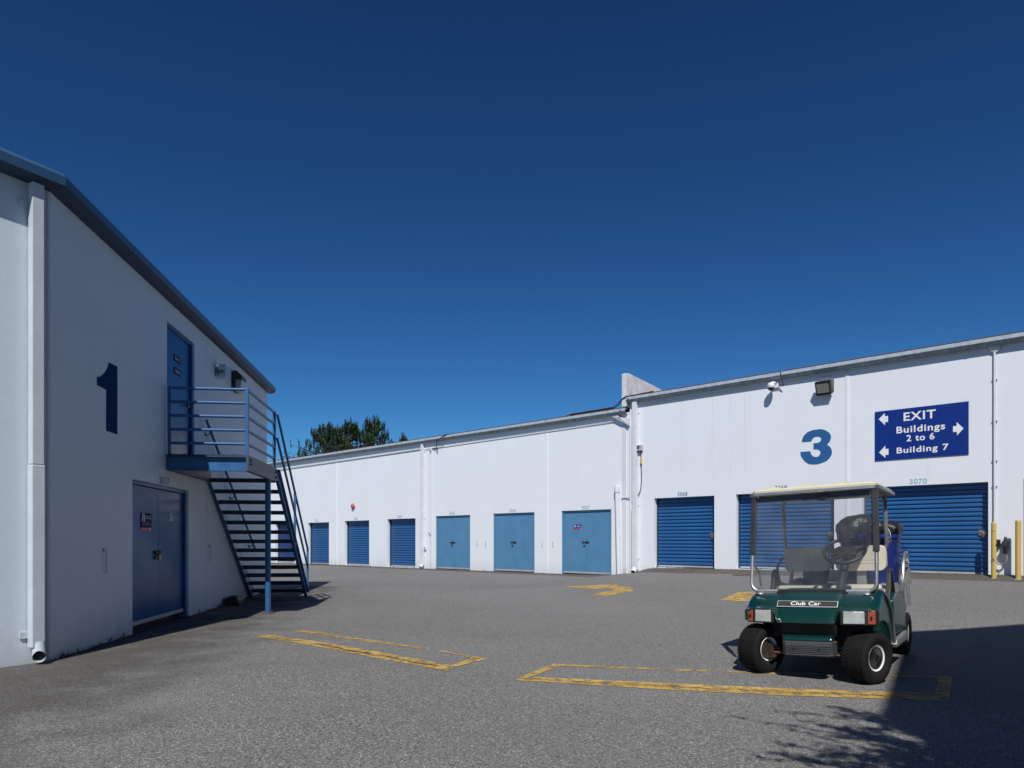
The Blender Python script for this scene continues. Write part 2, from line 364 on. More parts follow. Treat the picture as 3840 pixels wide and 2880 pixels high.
# ------------------------------------------------------------------ the places: the two wall planes and the ground
O3 = Vector((0, 0, 0)); X3 = Vector((.7247, -.6891, 0)); Y3 = Vector((.6891, .7247, 0))      # long back wall: x to the right along it, y into it
P3 = Vector((3.293, 23.9, 0))
def w3(px, py, off=0):
    """point of the back wall seen at a photograph pixel -> (along, height)"""
    P = P3 - Y3 * off - Vector(O3); r = (px - CX) / F
    # P + a*X3 : X/Z = r
    a = (r * P.y - P.x) / (X3.x - r * X3.y); Z = P.y + a * X3.y
    return a, CH + (HY - py) / F * Z
A0 = w3(2361, 2026)[0]
O3 = P3 + X3 * A0; P3 = O3.copy(); 
def w3(px, py, off=0):
    P = P3 - Y3 * off; r = (px - CX) / F
    a = (r * P.y - P.x) / (X3.x - r * X3.y); Z = P.y + a * X3.y
    return a, CH + (HY - py) / F * Z
P1 = Vector((-4.766, 7.43, 0)); X1 = Vector((-.1177, .9930, 0)); Y1 = Vector((-.9930, -.1177, 0))
def w1(px, py, off=0):
    P = P1 - Y1 * off; r = (px - CX) / F
    a = (r * P.y - P.x) / (X1.x - r * X1.y); Z = P.y + a * X1.y
    return a, CH + (HY - py) / F * Z
def ss(t): t = max(0, min(1, t)); return t * t * (3 - 2 * t)
def lerp_tab(tab, x):
    if x <= tab[0][0]: return tab[0][1]
    for (a, u), (b, v) in zip(tab, tab[1:]):
        if x <= b: return u + (v - u) * ss((x - a) / (b - a))
    return tab[-1][1]
WB = [(-25, .02), (-12, .045), (-3, .06), (-.9, .085), (0.0, .17), (.95, .37), (2, .395), (11, .455)]     # foot of the back wall
GA = [(-25, .0), (-1.2, .02), (-.2, .09), (1.0, .262), (4, .29), (10, .335)]                         # asphalt 0.45 m in front of it
def gz(x, y):
    d = Vector((x, y, 0)) - O3; a = d.dot(X3); o = -d.dot(Y3)
    if o < .45: 
        return lerp_tab(GA, a)
    return lerp_tab(GA, a) * (1 - ss((o - .45) / 8.0))
def gp(px, py, lift=0):
    """ground point seen at a photograph pixel"""
    dx = (px - CX) / F; dz = -(py - HY) / F; Z = CH / -dz
    for _ in range(30): Z = .5 * Z + .5 * (CH - gz(dx * Z, Z)) / -dz
    return Vector((dx * Z, Z, gz(dx * Z, Z) + lift))

# ------------------------------------------------------------------ ground
def axis_vals(lo, hi, step, far):
    v = []; x = lo
    while x < hi: v.append(x); x += step
    v.append(hi); k = step; a = hi; b = lo; out1 = []; out2 = []
    while a < far: k *= 1.5; a += k; out1.append(a)
    k = step
    while b > -far: k *= 1.5; b -= k; out2.append(b)
    return out2[::-1] + v + out1
xs = axis_vals(-20, 20, .5, 900); ys = axis_vals(-4, 42, .5, 900)
g = MB(); g.v = [(x, y, gz(x, y) if abs(x) < 60 and -10 < y < 60 else gz(x, y)) for y in ys for x in xs]; nx = len(xs)
g.f = [(j * nx + i, j * nx + i + 1, (j + 1) * nx + i + 1, (j + 1) * nx + i) for j in range(len(ys) - 1) for i in range(nx - 1)]
struct(g.build('ground', 'asphalt', smooth=True, ang=60))

ap = MB(); a = -24.0; rows = []
while a < 13.01:
    gw = lerp_tab(WB, a); ga = lerp_tab(GA, a); j = noise.noise(Vector((a * 2, 0, 0))) * .03
    prof = [(.62 + j, -.03), (.48 + j, .006), (.38 + j, .25 * (gw - ga) + .012), (.2, .72 * (gw - ga) + .012), (.08, (gw - ga) + .004), (-.3, (gw - ga) + .004)]
    rows.append([P3 + X3 * a - Y3 * o + Vector((0, 0, ga + dz)) for o, dz in prof]); a += .25
ap.loft(rows, closed=False); struct(ap.build('apron', 'apron', smooth=True, ang=70))

# soiled strip along the foot of the left building
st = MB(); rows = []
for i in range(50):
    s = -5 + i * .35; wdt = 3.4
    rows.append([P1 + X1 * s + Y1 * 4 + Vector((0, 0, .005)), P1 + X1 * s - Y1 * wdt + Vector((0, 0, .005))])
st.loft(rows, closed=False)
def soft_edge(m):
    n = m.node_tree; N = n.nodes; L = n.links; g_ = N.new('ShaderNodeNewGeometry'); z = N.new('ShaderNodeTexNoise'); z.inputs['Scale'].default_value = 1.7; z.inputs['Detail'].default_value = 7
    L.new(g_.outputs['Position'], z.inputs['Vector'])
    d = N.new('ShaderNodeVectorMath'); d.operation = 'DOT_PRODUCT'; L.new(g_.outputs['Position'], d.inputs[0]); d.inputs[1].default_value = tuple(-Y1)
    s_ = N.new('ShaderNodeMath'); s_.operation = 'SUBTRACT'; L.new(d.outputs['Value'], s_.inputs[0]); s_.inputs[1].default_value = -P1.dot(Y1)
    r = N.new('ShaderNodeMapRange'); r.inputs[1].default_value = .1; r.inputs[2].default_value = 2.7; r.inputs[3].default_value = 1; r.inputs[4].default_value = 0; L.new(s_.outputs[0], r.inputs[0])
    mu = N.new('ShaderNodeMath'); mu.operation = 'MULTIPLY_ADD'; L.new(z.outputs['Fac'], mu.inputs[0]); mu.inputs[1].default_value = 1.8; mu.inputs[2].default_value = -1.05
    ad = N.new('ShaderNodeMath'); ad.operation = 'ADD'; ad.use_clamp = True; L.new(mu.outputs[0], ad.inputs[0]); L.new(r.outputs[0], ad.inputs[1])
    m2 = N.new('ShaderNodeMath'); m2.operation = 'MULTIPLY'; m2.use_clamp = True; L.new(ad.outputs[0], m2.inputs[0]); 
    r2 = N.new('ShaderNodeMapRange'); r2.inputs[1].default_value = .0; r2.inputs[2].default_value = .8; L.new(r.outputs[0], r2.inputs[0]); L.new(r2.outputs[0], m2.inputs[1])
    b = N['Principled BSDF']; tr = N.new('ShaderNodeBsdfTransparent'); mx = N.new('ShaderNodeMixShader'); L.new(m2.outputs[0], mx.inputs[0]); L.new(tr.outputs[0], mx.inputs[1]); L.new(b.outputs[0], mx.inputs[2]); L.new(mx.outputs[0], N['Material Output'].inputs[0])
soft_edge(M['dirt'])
struct(st.build('dirt_strip', 'dirt'))

# ------------------------------------------------------------------ yellow road paint
def strip(mb, pts_a, pts_b, lift, n=60):
    """band between two pixel polylines (same count) laid on the ground"""
    rows = []
    for k in range(len(pts_a) - 1):
        for i in range(n + (k == len(pts_a) - 2)):
            t = i / n; A = Vector(pts_a[k]).lerp(Vector(pts_a[k + 1]), t); B = Vector(pts_b[k]).lerp(Vector(pts_b[k + 1]), t)
            ga_, gb_ = gp(*A, 0), gp(*B, 0); j = noise.noise(ga_ * 3) * .012 + noise.noise(ga_ * 19) * .010; e = (gb_ - ga_).normalized() if (gb_ - ga_).length > 1e-4 else Vector()
            rows.append([ga_ - e * j + Vector((0, 0, lift)), gb_ + e * j * .7 + Vector((0, 0, lift))])
    mb.loft(rows, closed=False)
def marking(name, bands, m, label=None):
    mb = MB()
    for k, (A, B) in enumerate(bands): strip(mb, A, B, .004 + .0015 * k)
    return struct(mb.build(name, m))
q5 = lambda x, y: (920 + x / 2.1686, 2300 + y / 2.1686)
q6 = lambda x, y: (1900 + x / 1.1402, 2160 + y / 1.1402)
marking('road_marking', [([q5(92, 190), q5(560, 265), q5(1100, 373), q5(1645, 470)], [q5(190, 175), q5(640, 238), q5(1100, 318), q5(1690, 428)]),
                         ([q5(1615, 462), q5(1972, 373)], [q5(1660, 430), q5(1850, 365)])], 'mark')
marking('road_marking', [([q5(400, 143), q5(1000, 235), q5(1500, 300)], [q5(470, 131), q5(1000, 215), q5(1500, 287)]),
                         ([q5(1580, 312), q5(1880, 375)], [q5(1590, 306), q5(1960, 370)])], 'mark_worn')
marking('road_marking', [([q6(30, 447), q6(600, 483), q6(1200, 513), q6(1890, 536)], [q6(95, 432), q6(600, 455), q6(1200, 483), q6(1850, 503)]),
                         ([q6(32, 447), q6(200, 377)], [q6(92, 437), q6(245, 382)]),
                         ([q6(1830, 505), q6(1850, 430)], [q6(1893, 534), q6(1904, 435)])], 'mark')
marking('road_marking', [([q6(215, 386), q6(700, 405), q6(1100, 419), q6(1860, 436)], [q6(215, 378), q6(700, 398), q6(1100, 413), q6(1905, 430)])], 'mark_worn')
# arrows: a turn arrow and a second one half hidden by the cart
def poly_mark(name, px, m):
    mb = MB(); P = [gp(x, y, .005) for x, y in px]; mb.add(P, [tuple(range(len(P)))]); return struct(mb.build(name, m))
q6l = lambda L_: [q6(x, y) for x, y in L_]
poly_mark('road_arrow', q6l([(240, 47), (478, 35), (470, 44), (520, 47), (548, 54), (540, 64), (500, 73), (430, 87), (352, 85), (395, 73), (455, 62), (462, 57), (425, 52), (400, 57)]), 'mark')
poly_mark('road_arrow', q6l([(915, 104), (990, 70), (1120, 66), (1120, 108), (985, 108)]), 'mark')
# cracks: the seam that runs out from the back wall, the seam of each hump
def crack(pts, wdt, lift=.0055, n=26, name='crack'):
    mb = MB(); rows = []; G = [gp(*p) for p in pts]
    for k in range(len(G) - 1):
        for i in range(n):
            p = G[k].lerp(G[k + 1], i / n); d = (G[k + 1] - G[k]).normalized(); s = Vector((-d.y, d.x, 0)); j = noise.noise(p * 4) * .05 + noise.noise(p * 17) * .015
            hw = wdt * (.3 + .9 * abs(noise.noise(p * 7)))
            c = p + s * j; rows.append([c - s * hw + Vector((0, 0, lift)), c + s * hw + Vector((0, 0, lift))])
    mb.loft(rows, closed=False); return struct(mb.build(name, 'seam'))
crack([(1010, 2205), (1200, 2177), (1420, 2162), (1640, 2146)], .014)
crack([q5(560, 250), q5(1100, 352), q5(1600, 440)], .018, .0095)
crack([q6(100, 443), q6(600, 472), q6(1200, 500), q6(1850, 522)], .010, .0095)

# ------------------------------------------------------------------ building pieces
def panel(mb, a0, a1, z0, z1, holes, d=.25, y=0):
    """wall slab a0..a1 x z0..z1 with rectangular openings, thickness d into the wall"""
    X = sorted({a0, a1, *[h[0] for h in holes], *[h[1] for h in holes]}); Z = sorted({z0, z1, *[h[2] for h in holes], *[h[3] for h in holes]})
    X = [x for x in X if a0 <= x <= a1]; Z = [z for z in Z if z0 <= z <= z1]
    solid = lambda i, k: 0 <= i < len(X) - 1 and 0 <= k < len(Z) - 1 and not any(h[0] < (X[i] + X[i + 1]) / 2 < h[1] and h[2] < (Z[k] + Z[k + 1]) / 2 < h[3] for h in holes)
    for i in range(len(X) - 1):
        for k in range(len(Z) - 1):
            if not solid(i, k): continue
            p, q, r, s = X[i], X[i + 1], Z[k], Z[k + 1]
            mb.add([(p, y, r), (q, y, r), (q, y, s), (p, y, s)], [(0, 1, 2, 3)]); mb.add([(p, y + d, r), (q, y + d, r), (q, y + d, s), (p, y + d, s)], [(3, 2, 1, 0)])
            if not solid(i - 1, k): mb.add([(p, y, r), (p, y + d, r), (p, y + d, s), (p, y, s)], [(0, 1, 2, 3)])
            if not solid(i + 1, k): mb.add([(q, y, r), (q, y + d, r), (q, y + d, s), (q, y, s)], [(3, 2, 1, 0)])
            if not solid(i, k - 1): mb.add([(p, y, r), (q, y, r), (q, y + d, r), (p, y + d, r)], [(3, 2, 1, 0)])
            if not solid(i, k + 1): mb.add([(p, y, s), (q, y, s), (q, y + d, s), (p, y + d, s)], [(0, 1, 2, 3)])
    return mb

def padlock(root, x, y, z, m='brass', s=1.0):
    b = MB(); b.bx(x - .024 * s, x + .024 * s, y - .03, y - .004, z - .045 * s, z); 
    b.tube([(x - .014 * s, y - .017, z), (x - .014 * s, y - .017, z + .03 * s), (x, y - .017, z + .042 * s), (x + .014 * s, y - .017, z + .03 * s), (x + .014 * s, y - .017, z)], .0045, 6)
    return b.build('padlock', m, root)
SLATS = {}
def roller_door(root, a0, a1, z0, z1, lab, m='roller', lock=True, rec=.16, pitch=.108, strip_m='strip'):
    wdt = a1 - a0
    d = MB(); d.bx(a0 - .05, a1 + .05, rec + .07, rec + .09, z0 - .05, z1 + .1); D = d.build('roller_door', 'dark', root, label=lab)
    n = int((z1 + .05 - z0 - .07) / pitch) + 1
    key = (round(wdt, 3), m)
    if key not in SLATS:
        s = MB(); prof = [(.004, 0), (.004, .026), (-.026, .036), (-.028, .084), (-.006, .100), (.004, pitch)]
        s.loft([[(x, y, z) for y, z in prof] for x in (0, wdt + .06)], closed=False)
        s.loft([[(x, y + .012, z) for y, z in prof] for x in (0, wdt + .06)], closed=False)
        SLATS[key] = s.mesh('slat', m)
    for i in range(n):
        o = bpy.data.objects.new('slat', SLATS[key]); C.objects.link(o); o.parent = D; o.location = (a0 - .03, rec + .048 + random.uniform(-.002, .002), z0 + .07 + i * pitch + random.uniform(-.0015, .0015)); o.rotation_euler = (random.uniform(-.012, .012), random.uniform(-.0012, .0012), 0)
    b = MB(); b.bx(a0 - .02, a1 + .02, rec + .02, rec + .06, z0 + .022, z0 + .068); b.build('bottom_bar', strip_m, D)
    for x0, x1 in ((a1 - .035, a1), (a0, a0 + .035)):
        r = MB(); r.bx(x0, x1, rec - .02, rec + .02, z0, z1); r.build('guide_rail', 'stair_fade', D)
    if lock:
        zz = z0 + (z1 - z0) * .46
        p = MB(); p.bx(a1 - .225, a1 - .07, rec - .004, rec + .018, zz - .065, zz + .065); p.tube([(a1 - .21, rec - .014, zz + .01), (a1 - .04, rec - .014, zz + .01)], .012, 8); p.build('latch_plate', 'steel', D, bevel=.004)
        padlock(D, a1 - .12, rec - .015, zz - .05, 'brass', 1.1)
    return D
def double_door(root, a0, a1, z0, z1, lab, m='door_lt', lock='steel', rec=.06):
    D = MB(); fw = .055
    D.bx(a0, a0 + fw, rec - .03, rec + .08, z0, z1 - fw); D.bx(a1 - fw, a1, rec - .03, rec + .08, z0, z1 - fw); D.bx(a0, a1, rec - .03, rec + .08, z1 - fw, z1)
    D = D.build('double_door', m, root, label=lab, bevel=.003); mid = (a0 + a1) / 2 - .01
    k = MB(); k.bx(a0, a1, rec + .09, rec + .1, z0 - .35, z1); k.build('door_backing', 'dark', D)  # near-black sheet stands in for the shade in the gap under the leaves
    for x0, x1 in ((a0 + fw + .004, mid - .004), (mid + .004, a1 - fw - .004)):
        l = MB(); l.bx(x0, x1, rec + .0, rec + .045, z0 + .045, z1 - fw - .006); l.build('door_leaf', m, D, bevel=.003)
        s = MB(); s.bx(x0 + .003, x1 - .003, rec - .006, rec + .003, z0 + .05, z0 + .105)
        for q in range(5): s.box((x0 + (x1 - x0) * (q + .5) / 5, rec - .007, z0 + .078), (.012, .004, .012))
        s.build('kick_strip', 'strip', D)
    for x in (a0 + fw, a1 - fw):
        for q in (.12, .5, .86):
            h = MB(); z = z0 + (z1 - z0) * q; h.tube([(x, rec - .012, z - .06), (x, rec - .012, z + .06)], .012, 8); h.build('hinge', 'steel' if m == 'door_lt' else 'black', D)
    zz = z0 + (z1 - z0) * .5; b = MB()
    b.tube([(mid - .16, rec - .02, zz + .02), (mid + .10, rec - .02, zz + .02)], .011, 8); b.bx(mid - .17, mid - .09, rec - .03, rec, zz, zz + .04); b.bx(mid + .03, mid + .11, rec - .03, rec, zz, zz + .04)
    b.bx(mid - .05, mid - .03, rec - .035, rec, zz - .03, zz + .05); b.build('slide_bolt', 'black', D)
    padlock(D, mid - .06, rec - .02, zz - .02, lock, 1.6)
    return D
def unit_number(root, txt, xc, z, h, wd, m, y=-.0035):
    t = MB(); text_mb(t, txt, xc - wd / 2, xc + wd / 2, z, z + h, y, .022, spacing=1.1); return t.build('unit_number', m, root)

# ================================================================== BUILDING 3 (long back wall): low wing and high wing
RZ3 = math.atan2(X3.y, X3.x)
LOW = empty('warehouse', O3, RZ3, 'low white storage wing with pale blue double doors and narrow blue roller doors', 'building')
HIGH = empty('warehouse', O3, RZ3, 'tall white storage building with big blue numeral 3 and wide blue roller doors', 'building')
def W(px, py, off=0): return w3(px, py, off)
c5 = lambda x, y: (980 + x / 2.592, 1560 + y / 2.592)
c6 = lambda x, y: (1560 + x / 2.458, 1540 + y / 2.458)
c7 = lambda x, y: (2280 + x / 2.023, 1340 + y / 2.023)
c8 = lambda x, y: (3040 + x / 1.659, 1220 + y / 1.659)
def rect(tl, tr, bl, br):
    a0 = (W(*tl)[0] + W(*bl)[0]) / 2; a1 = (W(*tr)[0] + W(*br)[0]) / 2
    z1 = (W(*tl)[1] + W(*tr)[1]) / 2; z0 = (W(*bl)[1] + W(*br)[1]) / 2; return a0, a1, z0, z1
# opening rectangles from the wall plane
r61 = rect(c5(138, 1050), c5(325, 1046), c5(138, 1425), c5(320, 1430))
r62 = rect(c5(452, 1040), c5(657, 1030), c5(455, 1438), c5(658, 1447))
r63 = rect(c5(808, 1022), c5(1047, 1012), c5(812, 1450), c5(1049, 1458))
r64 = rect(c5(1222, 1004), c5(1496, 993), c5(1225, 1465), c5(1500, 1475))
r65 = rect(c6(180, 973), c6(498, 960), c6(182, 1466), c6(500, 1474))
r66 = rect(c6(710, 950), c6(1090, 935), c6(712, 1486), c6(1095, 1497))
r67 = rect(c6(1340, 925), c6(1798, 907), c6(1342, 1511), c6(1803, 1521))
r68 = rect(c7(350, 1072), c7(805, 1046), c7(352, 1594), c7(808, 1604))
sxy = lambda x, y: (2740 + x / 3.606, 1780 + y / 3.606)
r69 = rect(sxy(70, 265), sxy(1398, 205), sxy(75, 1282), sxy(1402, 1300))
r70 = rect(c8(322, 1012), c8(1103, 972), c8(322, 1540), c8(1107, 1554))
r71 = (W(3838, 0)[0], W(3838, 0)[0] + 1.6, .47, 2.62)
zL, zH = 5.42, 5.80            # wall tops
jt = [W(700, 0)[0], W(*c5(333, 0))[0], W(*c5(730, 0))[0], W(*c6(1207, 0))[0], -.02]
for i in range(len(jt) - 1):
    hs = [h for h in (r61, r62, r63, r64, (*r65[:2], -.3, r65[3]), (*r66[:2], -.3, r66[3]), (*r67[:2], -.3, r67[3])) if jt[i] < h[0] < jt[i + 1]]
    panel(MB(), jt[i] + .006, jt[i + 1] - .006, -.3, zL, hs).build('wall_panel', 'wall', LOW)
jh = [.0, W(*c8(228, 0))[0], W(*c8(1150, 0))[0], 13.4]
for i in range(len(jh) - 1):
    hs = [h for h in (r68, r69, r70, r71) if jh[i] < h[0] < jh[i + 1]]
    panel(MB(), jh[i] + .006, jh[i + 1] - .006, -.3, zH, hs).build('wall_panel', 'wall_hi', HIGH)
# raised joint strips
for x, rt, zt in [(jt[2], LOW, 5.1), (jt[3], LOW, 5.1), (jh[1], HIGH, 5.6)]:
    b = MB(); b.bx(x - .045, x + .045, -.014, .01, 0, zt); b.build('joint_strip', 'wall', rt, bevel=.006)
b = MB(); b.bx(-.28, -.12, -.02, .01, 0, 5.3); b.build('joint_strip', 'wall_old', LOW, bevel=.006)
# backs, roofs
b = MB(); b.bx(jt[0], -.02, .27, .29, -.3, zL); b.bx(jt[0], -.02, 13.7, 14, -.3, zL); b.build('rear_wall', 'wall', LOW)
b = MB(); b.bx(0, 13.4, .27, .29, -.3, zH); b.bx(0, 13.4, 13.7, 14, -.3, zH); b.bx(13.1, 13.4, .3, 13.7, -.3, zH); b.build('rear_wall', 'wall', HIGH)
b = MB(); b.prism([(-.155, 5.568), (14, 5.78), (14, 5.73), (-.155, 5.545)], jt[0], -.06, 'x'); b.build('roof', 'rust_roof', LOW)
b = MB(); b.prism([(-.155, 5.908), (14, 6.12), (14, 6.07), (-.155, 5.885)], -.05, 13.5, 'x'); b.build('roof', 'rust_roof', HIGH)
def gutter(root, a0, a1, zb, seg):
    x = a0
    while x < a1 - .01:
        e = min(a1, x + seg)
        u = MB(); u.prism([(-.18, zb + .085), (-.18, zb + .175), (-.165, zb + .175), (-.165, zb + .085)], x + .002, e - .002, 'x'); u.bx(x + .002, e - .002, -.16, .0, zb + .155, zb + .172); G_ = u.build('gutter', 'gutter', root, bevel=.003)
        l = MB(); l.prism([(-.1795, zb + .082), (-.105, zb), (-.002, zb), (-.002, zb + .01), (-.10, zb + .01), (-.165, zb + .082)], x + .002, e - .002, 'x'); l.build('gutter_underside', 'gutter_under', G_)
        if e < a1 - .1:
            j = MB(); j.bx(e - .02, e + .02, -.187, -.15, zb + .08, zb + .18); j.build('gutter_joint', 'gutter', G_)
        x = e
gutter(LOW, jt[0], -.06, 5.36, 6.1)
gutter(HIGH, -.03, 13.5, 5.70, 4.8)
for x, z in ((.08, 5.80), (-.22, 5.46)):
    b = MB(); b.tube([(x, -.25, z), (x, -.15, z)], .017, 8); b.build('overflow_pipe', 'black', HIGH if x > 0 else LOW)
# parapet fin at the step
b = MB(); b.prism([(-.16, 5.58), (-.16, 6.66), (.05, 6.68), (1.5, 6.51), (3.0, 6.29), (5.5, 5.97), (5.5, 5.58)], -.20, -.03, 'x'); b.build('parapet', 'fin', HIGH, bevel=.012)
b = MB(); b.prism([(.02, 5.9), (.02, 6.08), (.5, 5.92), (.5, 5.9)], -.029, -.02, 'x'); b.build('flashing', 'gutter', HIGH)
# downspouts
def downspout(root, x, zt, zb, w_=.13, d=.09, step=None, outlet=True, m='pipe_white'):
    b = MB(); zs = step or (zt + zb) / 2
    b.bx(x - w_ / 2, x + w_ / 2, -d - .015, -.015, zs, zt); b.bx(x - w_ / 2 - .008, x + w_ / 2 + .008, -d - .024, -.012, zb + .12, zs - .003); D = b.build('downspout', m, root, bevel=.008)
    for z in (zb + .5, zs - .02, zt - .35):
        s = MB(); s.bx(x - w_ / 2 - .05, x + w_ / 2 + .05, -.02, -.006, z - .02, z + .02); s.build('bracket', m, D)
    if outlet:
        o = MB(); o.tube([(x, -d / 2 - .02, zb + .16), (x, -d - .03, zb + .09), (x, -d - .06, zb + .055)], w_ * .55, 8, cap=False); o.tube([(x, -d / 2 - .02, zb + .16), (x, -d - .03, zb + .09), (x, -d - .058, zb + .057)], w_ * .5, 8, cap=False); o.build('outlet', m, D)
        k = MB(); k.tube([(x, -d - .03, zb + .09), (x, -d - .045, zb + .07)], w_ * .47, 8); k.build('outlet_shade_plug', 'dark', D)  # near-black plug paints the shade inside the open outlet
    return D
x = W(*c5(1575, 900))[0]; downspout(LOW, x, 5.37, .05, .14, step=W(*c5(1575, 985))[1])
x = W(2385, 0)[0] - .02; downspout(HIGH, x + .03, 5.71, .18, .16, .11, step=W(*c7(180, 1117))[1])
b = MB(); b.prism([(-.70, 5.36), (-.42, 5.36), (.02, 4.98), (.02, 5.2)], -.11, -.03, 'y'); b.build('gutter_diagonal', 'pipe_white', LOW)
# doors and numbers
roller_door(LOW, *r61, 'violet blue roller door behind the stairs', 'roller_v', True)
roller_door(LOW, *r62, 'narrow blue roller door numbered 3062', 'roller', False)
roller_door(LOW, *r63, 'narrow blue roller door numbered 3063', 'roller', False)
roller_door(LOW, *r64, 'narrow blue roller door numbered 3064', 'roller', False)
double_door(LOW, *r65, 'pale blue double door numbered 3065', lock='brass')
double_door(LOW, *r66, 'pale blue double door numbered 3066', lock='steel')
double_door(LOW, *r67, 'pale blue double door numbered 3067', lock='steel')
roller_door(HIGH, *r68, 'blue roller door numbered 3068')
roller_door(HIGH, *r69, 'blue roller door numbered 3069 behind the cart')
roller_door(HIGH, *r70, 'wide blue roller door numbered 3070')
roller_door(HIGH, *r71, 'orange roller door cut by the right edge', 'roller_o', False, rec=.04)
for t, r_, px, m, root in [('3061', r61, c5(215, 1040), 'numpale', LOW), ('3062', r62, c5(540, 1018), 'numpale', LOW), ('3063', r63, c5(917, 1000), 'numpale', LOW), ('3064', r64, c5(1345, 980), 'numpale', LOW),
                           ('3065', r65, c6(334, 947), 'numpale', LOW), ('3066', r66, c6(891, 922), 'numpale', LOW), ('3067', r67, c6(1564, 895), 'numpale', LOW),
                           ('3068', r68, c7(565, 1040), 'numgrey', HIGH), ('3069', r69, sxy(680, 180), 'numgrey', HIGH), ('3070', r70, c8(669, 973), 'numpale', HIGH)]:
    a, z = W(*px); h = .125; unit_number(root, t, a, z - h / 2 + .012, h, .34 if t != '3070' else .38, m)
# big numeral 3, traced on the wall
q3 = lambda x, y: (2860 + x / 7.373, 1560 + y / 7.373)
n3 = [(1082, 728), (1100, 620), (1150, 530), (1250, 440), (1400, 385), (1600, 360), (1720, 385), (1830, 450), (1885, 530), (1893, 600), (1860, 700), (1783, 795), (1860, 850), (1905, 920), (1918, 1000), (1900, 1095), (1850, 1170), (1760, 1250), (1640, 1300), (1500, 1340), (1380, 1342), (1280, 1330), (1180, 1270), (1100, 1180), (1050, 1095), (1045, 992),
      (1320, 973), (1330, 1030), (1365, 1085), (1410, 1123), (1510, 1135), (1580, 1080), (1600, 1010), (1580, 960), (1530, 930), (1480, 922), (1405, 928), (1405, 752), (1475, 750), (1540, 738), (1600, 700), (1622, 640), (1600, 595), (1550, 572), (1480, 572), (1410, 600), (1365, 655), (1343, 707)]
b = MB(); 
pts = [W(*q3(x, y)) for x, y in n3]; b.prism(pts, -.004, -.001, 'y'); b.build('numeral', 'numblue', HIGH, label='big blue numeral 3 with ragged paint edge')
# cable along the wall under the gutter
def run(root, pts, r, m='pipe_white', name='conduit', n=8):
    b = MB(); b.tube(pts, r, n); return b.build(name, m, root, smooth=True)
def clips(root, a0, a1, z, step, parentm='pipe_white'):
    pass
run(LOW, [(jt[0] + 5, -.03, W(*c5(160, 535))[1]), (W(*c5(1555, 325))[0], -.03, W(*c5(1555, 322))[1])], .018)
run(LOW, [(jt[0] + 5, -.03, W(*c5(160, 518))[1]), (W(*c5(1555, 325))[0], -.03, W(*c5(1555, 322))[1] + .045)], .012)
run(LOW, [(W(*c6(85, 352))[0], -.03, W(*c6(85, 355))[1]), (W(*c6(1900, 85))[0], -.03, W(*c6(1900, 88))[1])], .013)
run(HIGH, [(.12, -.03, W(*c7(195, 375))[1]), (W(*c8(1120, 150))[0], -.03, W(*c8(1120, 150))[1])], .011)
xa = W(*c6(135, 0))[0]; zt = W(*c6(135, 360))[1]
run(LOW, [(xa - .03, -.04, zt), (xa - .02, -.04, W(*c6(135, 1110))[1]), (xa + .02, -.04, .05)], .017)
run(LOW, [(xa + .07, -.035, zt), (xa + .06, -.035, 2.5), (xa + .065, -.035, .06)], .012)
run(HIGH, [(W(*c8(1146, 0))[0], -.035, W(*c8(1146, 145))[1]), (W(*c8(1146, 0))[0], -.035, .48)], .022, name='conduit')
for zz in (W(*c8(1146, 340))[1], W(*c8(1146, 597))[1], W(*c8(1146, 845))[1], W(*c8(1146, 1003))[1]):
    b = MB(); xx = W(*c8(1146, 0))[0]; b.bx(xx - .05, xx + .05, -.03, -.006, zz - .014, zz + .014); b.build('pipe_clip', 'steel', HIGH)
for px_, z_, w_ in ((555, 3.3, .010), (790, 2.95, .014), (930, 2.9, .008), (1037, 3.2, .012)):
    a, z = W(*c7(px_, 260)); b = MB(); n_ = 16; zs_ = [z_ + (5.62 - z_) * i / n_ for i in range(n_ + 1)]
    b.loft([[(a - w_ * .5 * (.4 + .9 * abs(noise.noise(Vector((zz * 3, px_, 0)))) + .5 * (zz - z_) / 3), -.0015, zz), (a + w_ * .5 * (.4 + .9 * abs(noise.noise(Vector((zz * 4, px_, 5)))) + .5 * (zz - z_) / 3), -.0015, zz)] for zz in zs_], closed=False)
    b.build('rust_streak', 'streak', HIGH)
# door hold-back hooks
for px in (c6(565, 1225), c6(645, 1227), c6(1167, 1230), c6(1264, 1228), c5(1561, 1245)):
    a, z = W(*px); b = MB(); b.tube([(a - .01, -.02, z + .1), (a, -.03, z + .09), (a, -.03, z - .09), (a + .03, -.02, z - .1)], .006, 6); b.build('door_hook', 'rust', LOW)
a, z = W(*c7(212, 1425)); b = MB(); b.tube([(a - .02, -.02, z + .15), (a, -.03, z + .1), (a + .04, -.03, z - .13)], .006, 6); b.build('door_hook', 'rust', HIGH)
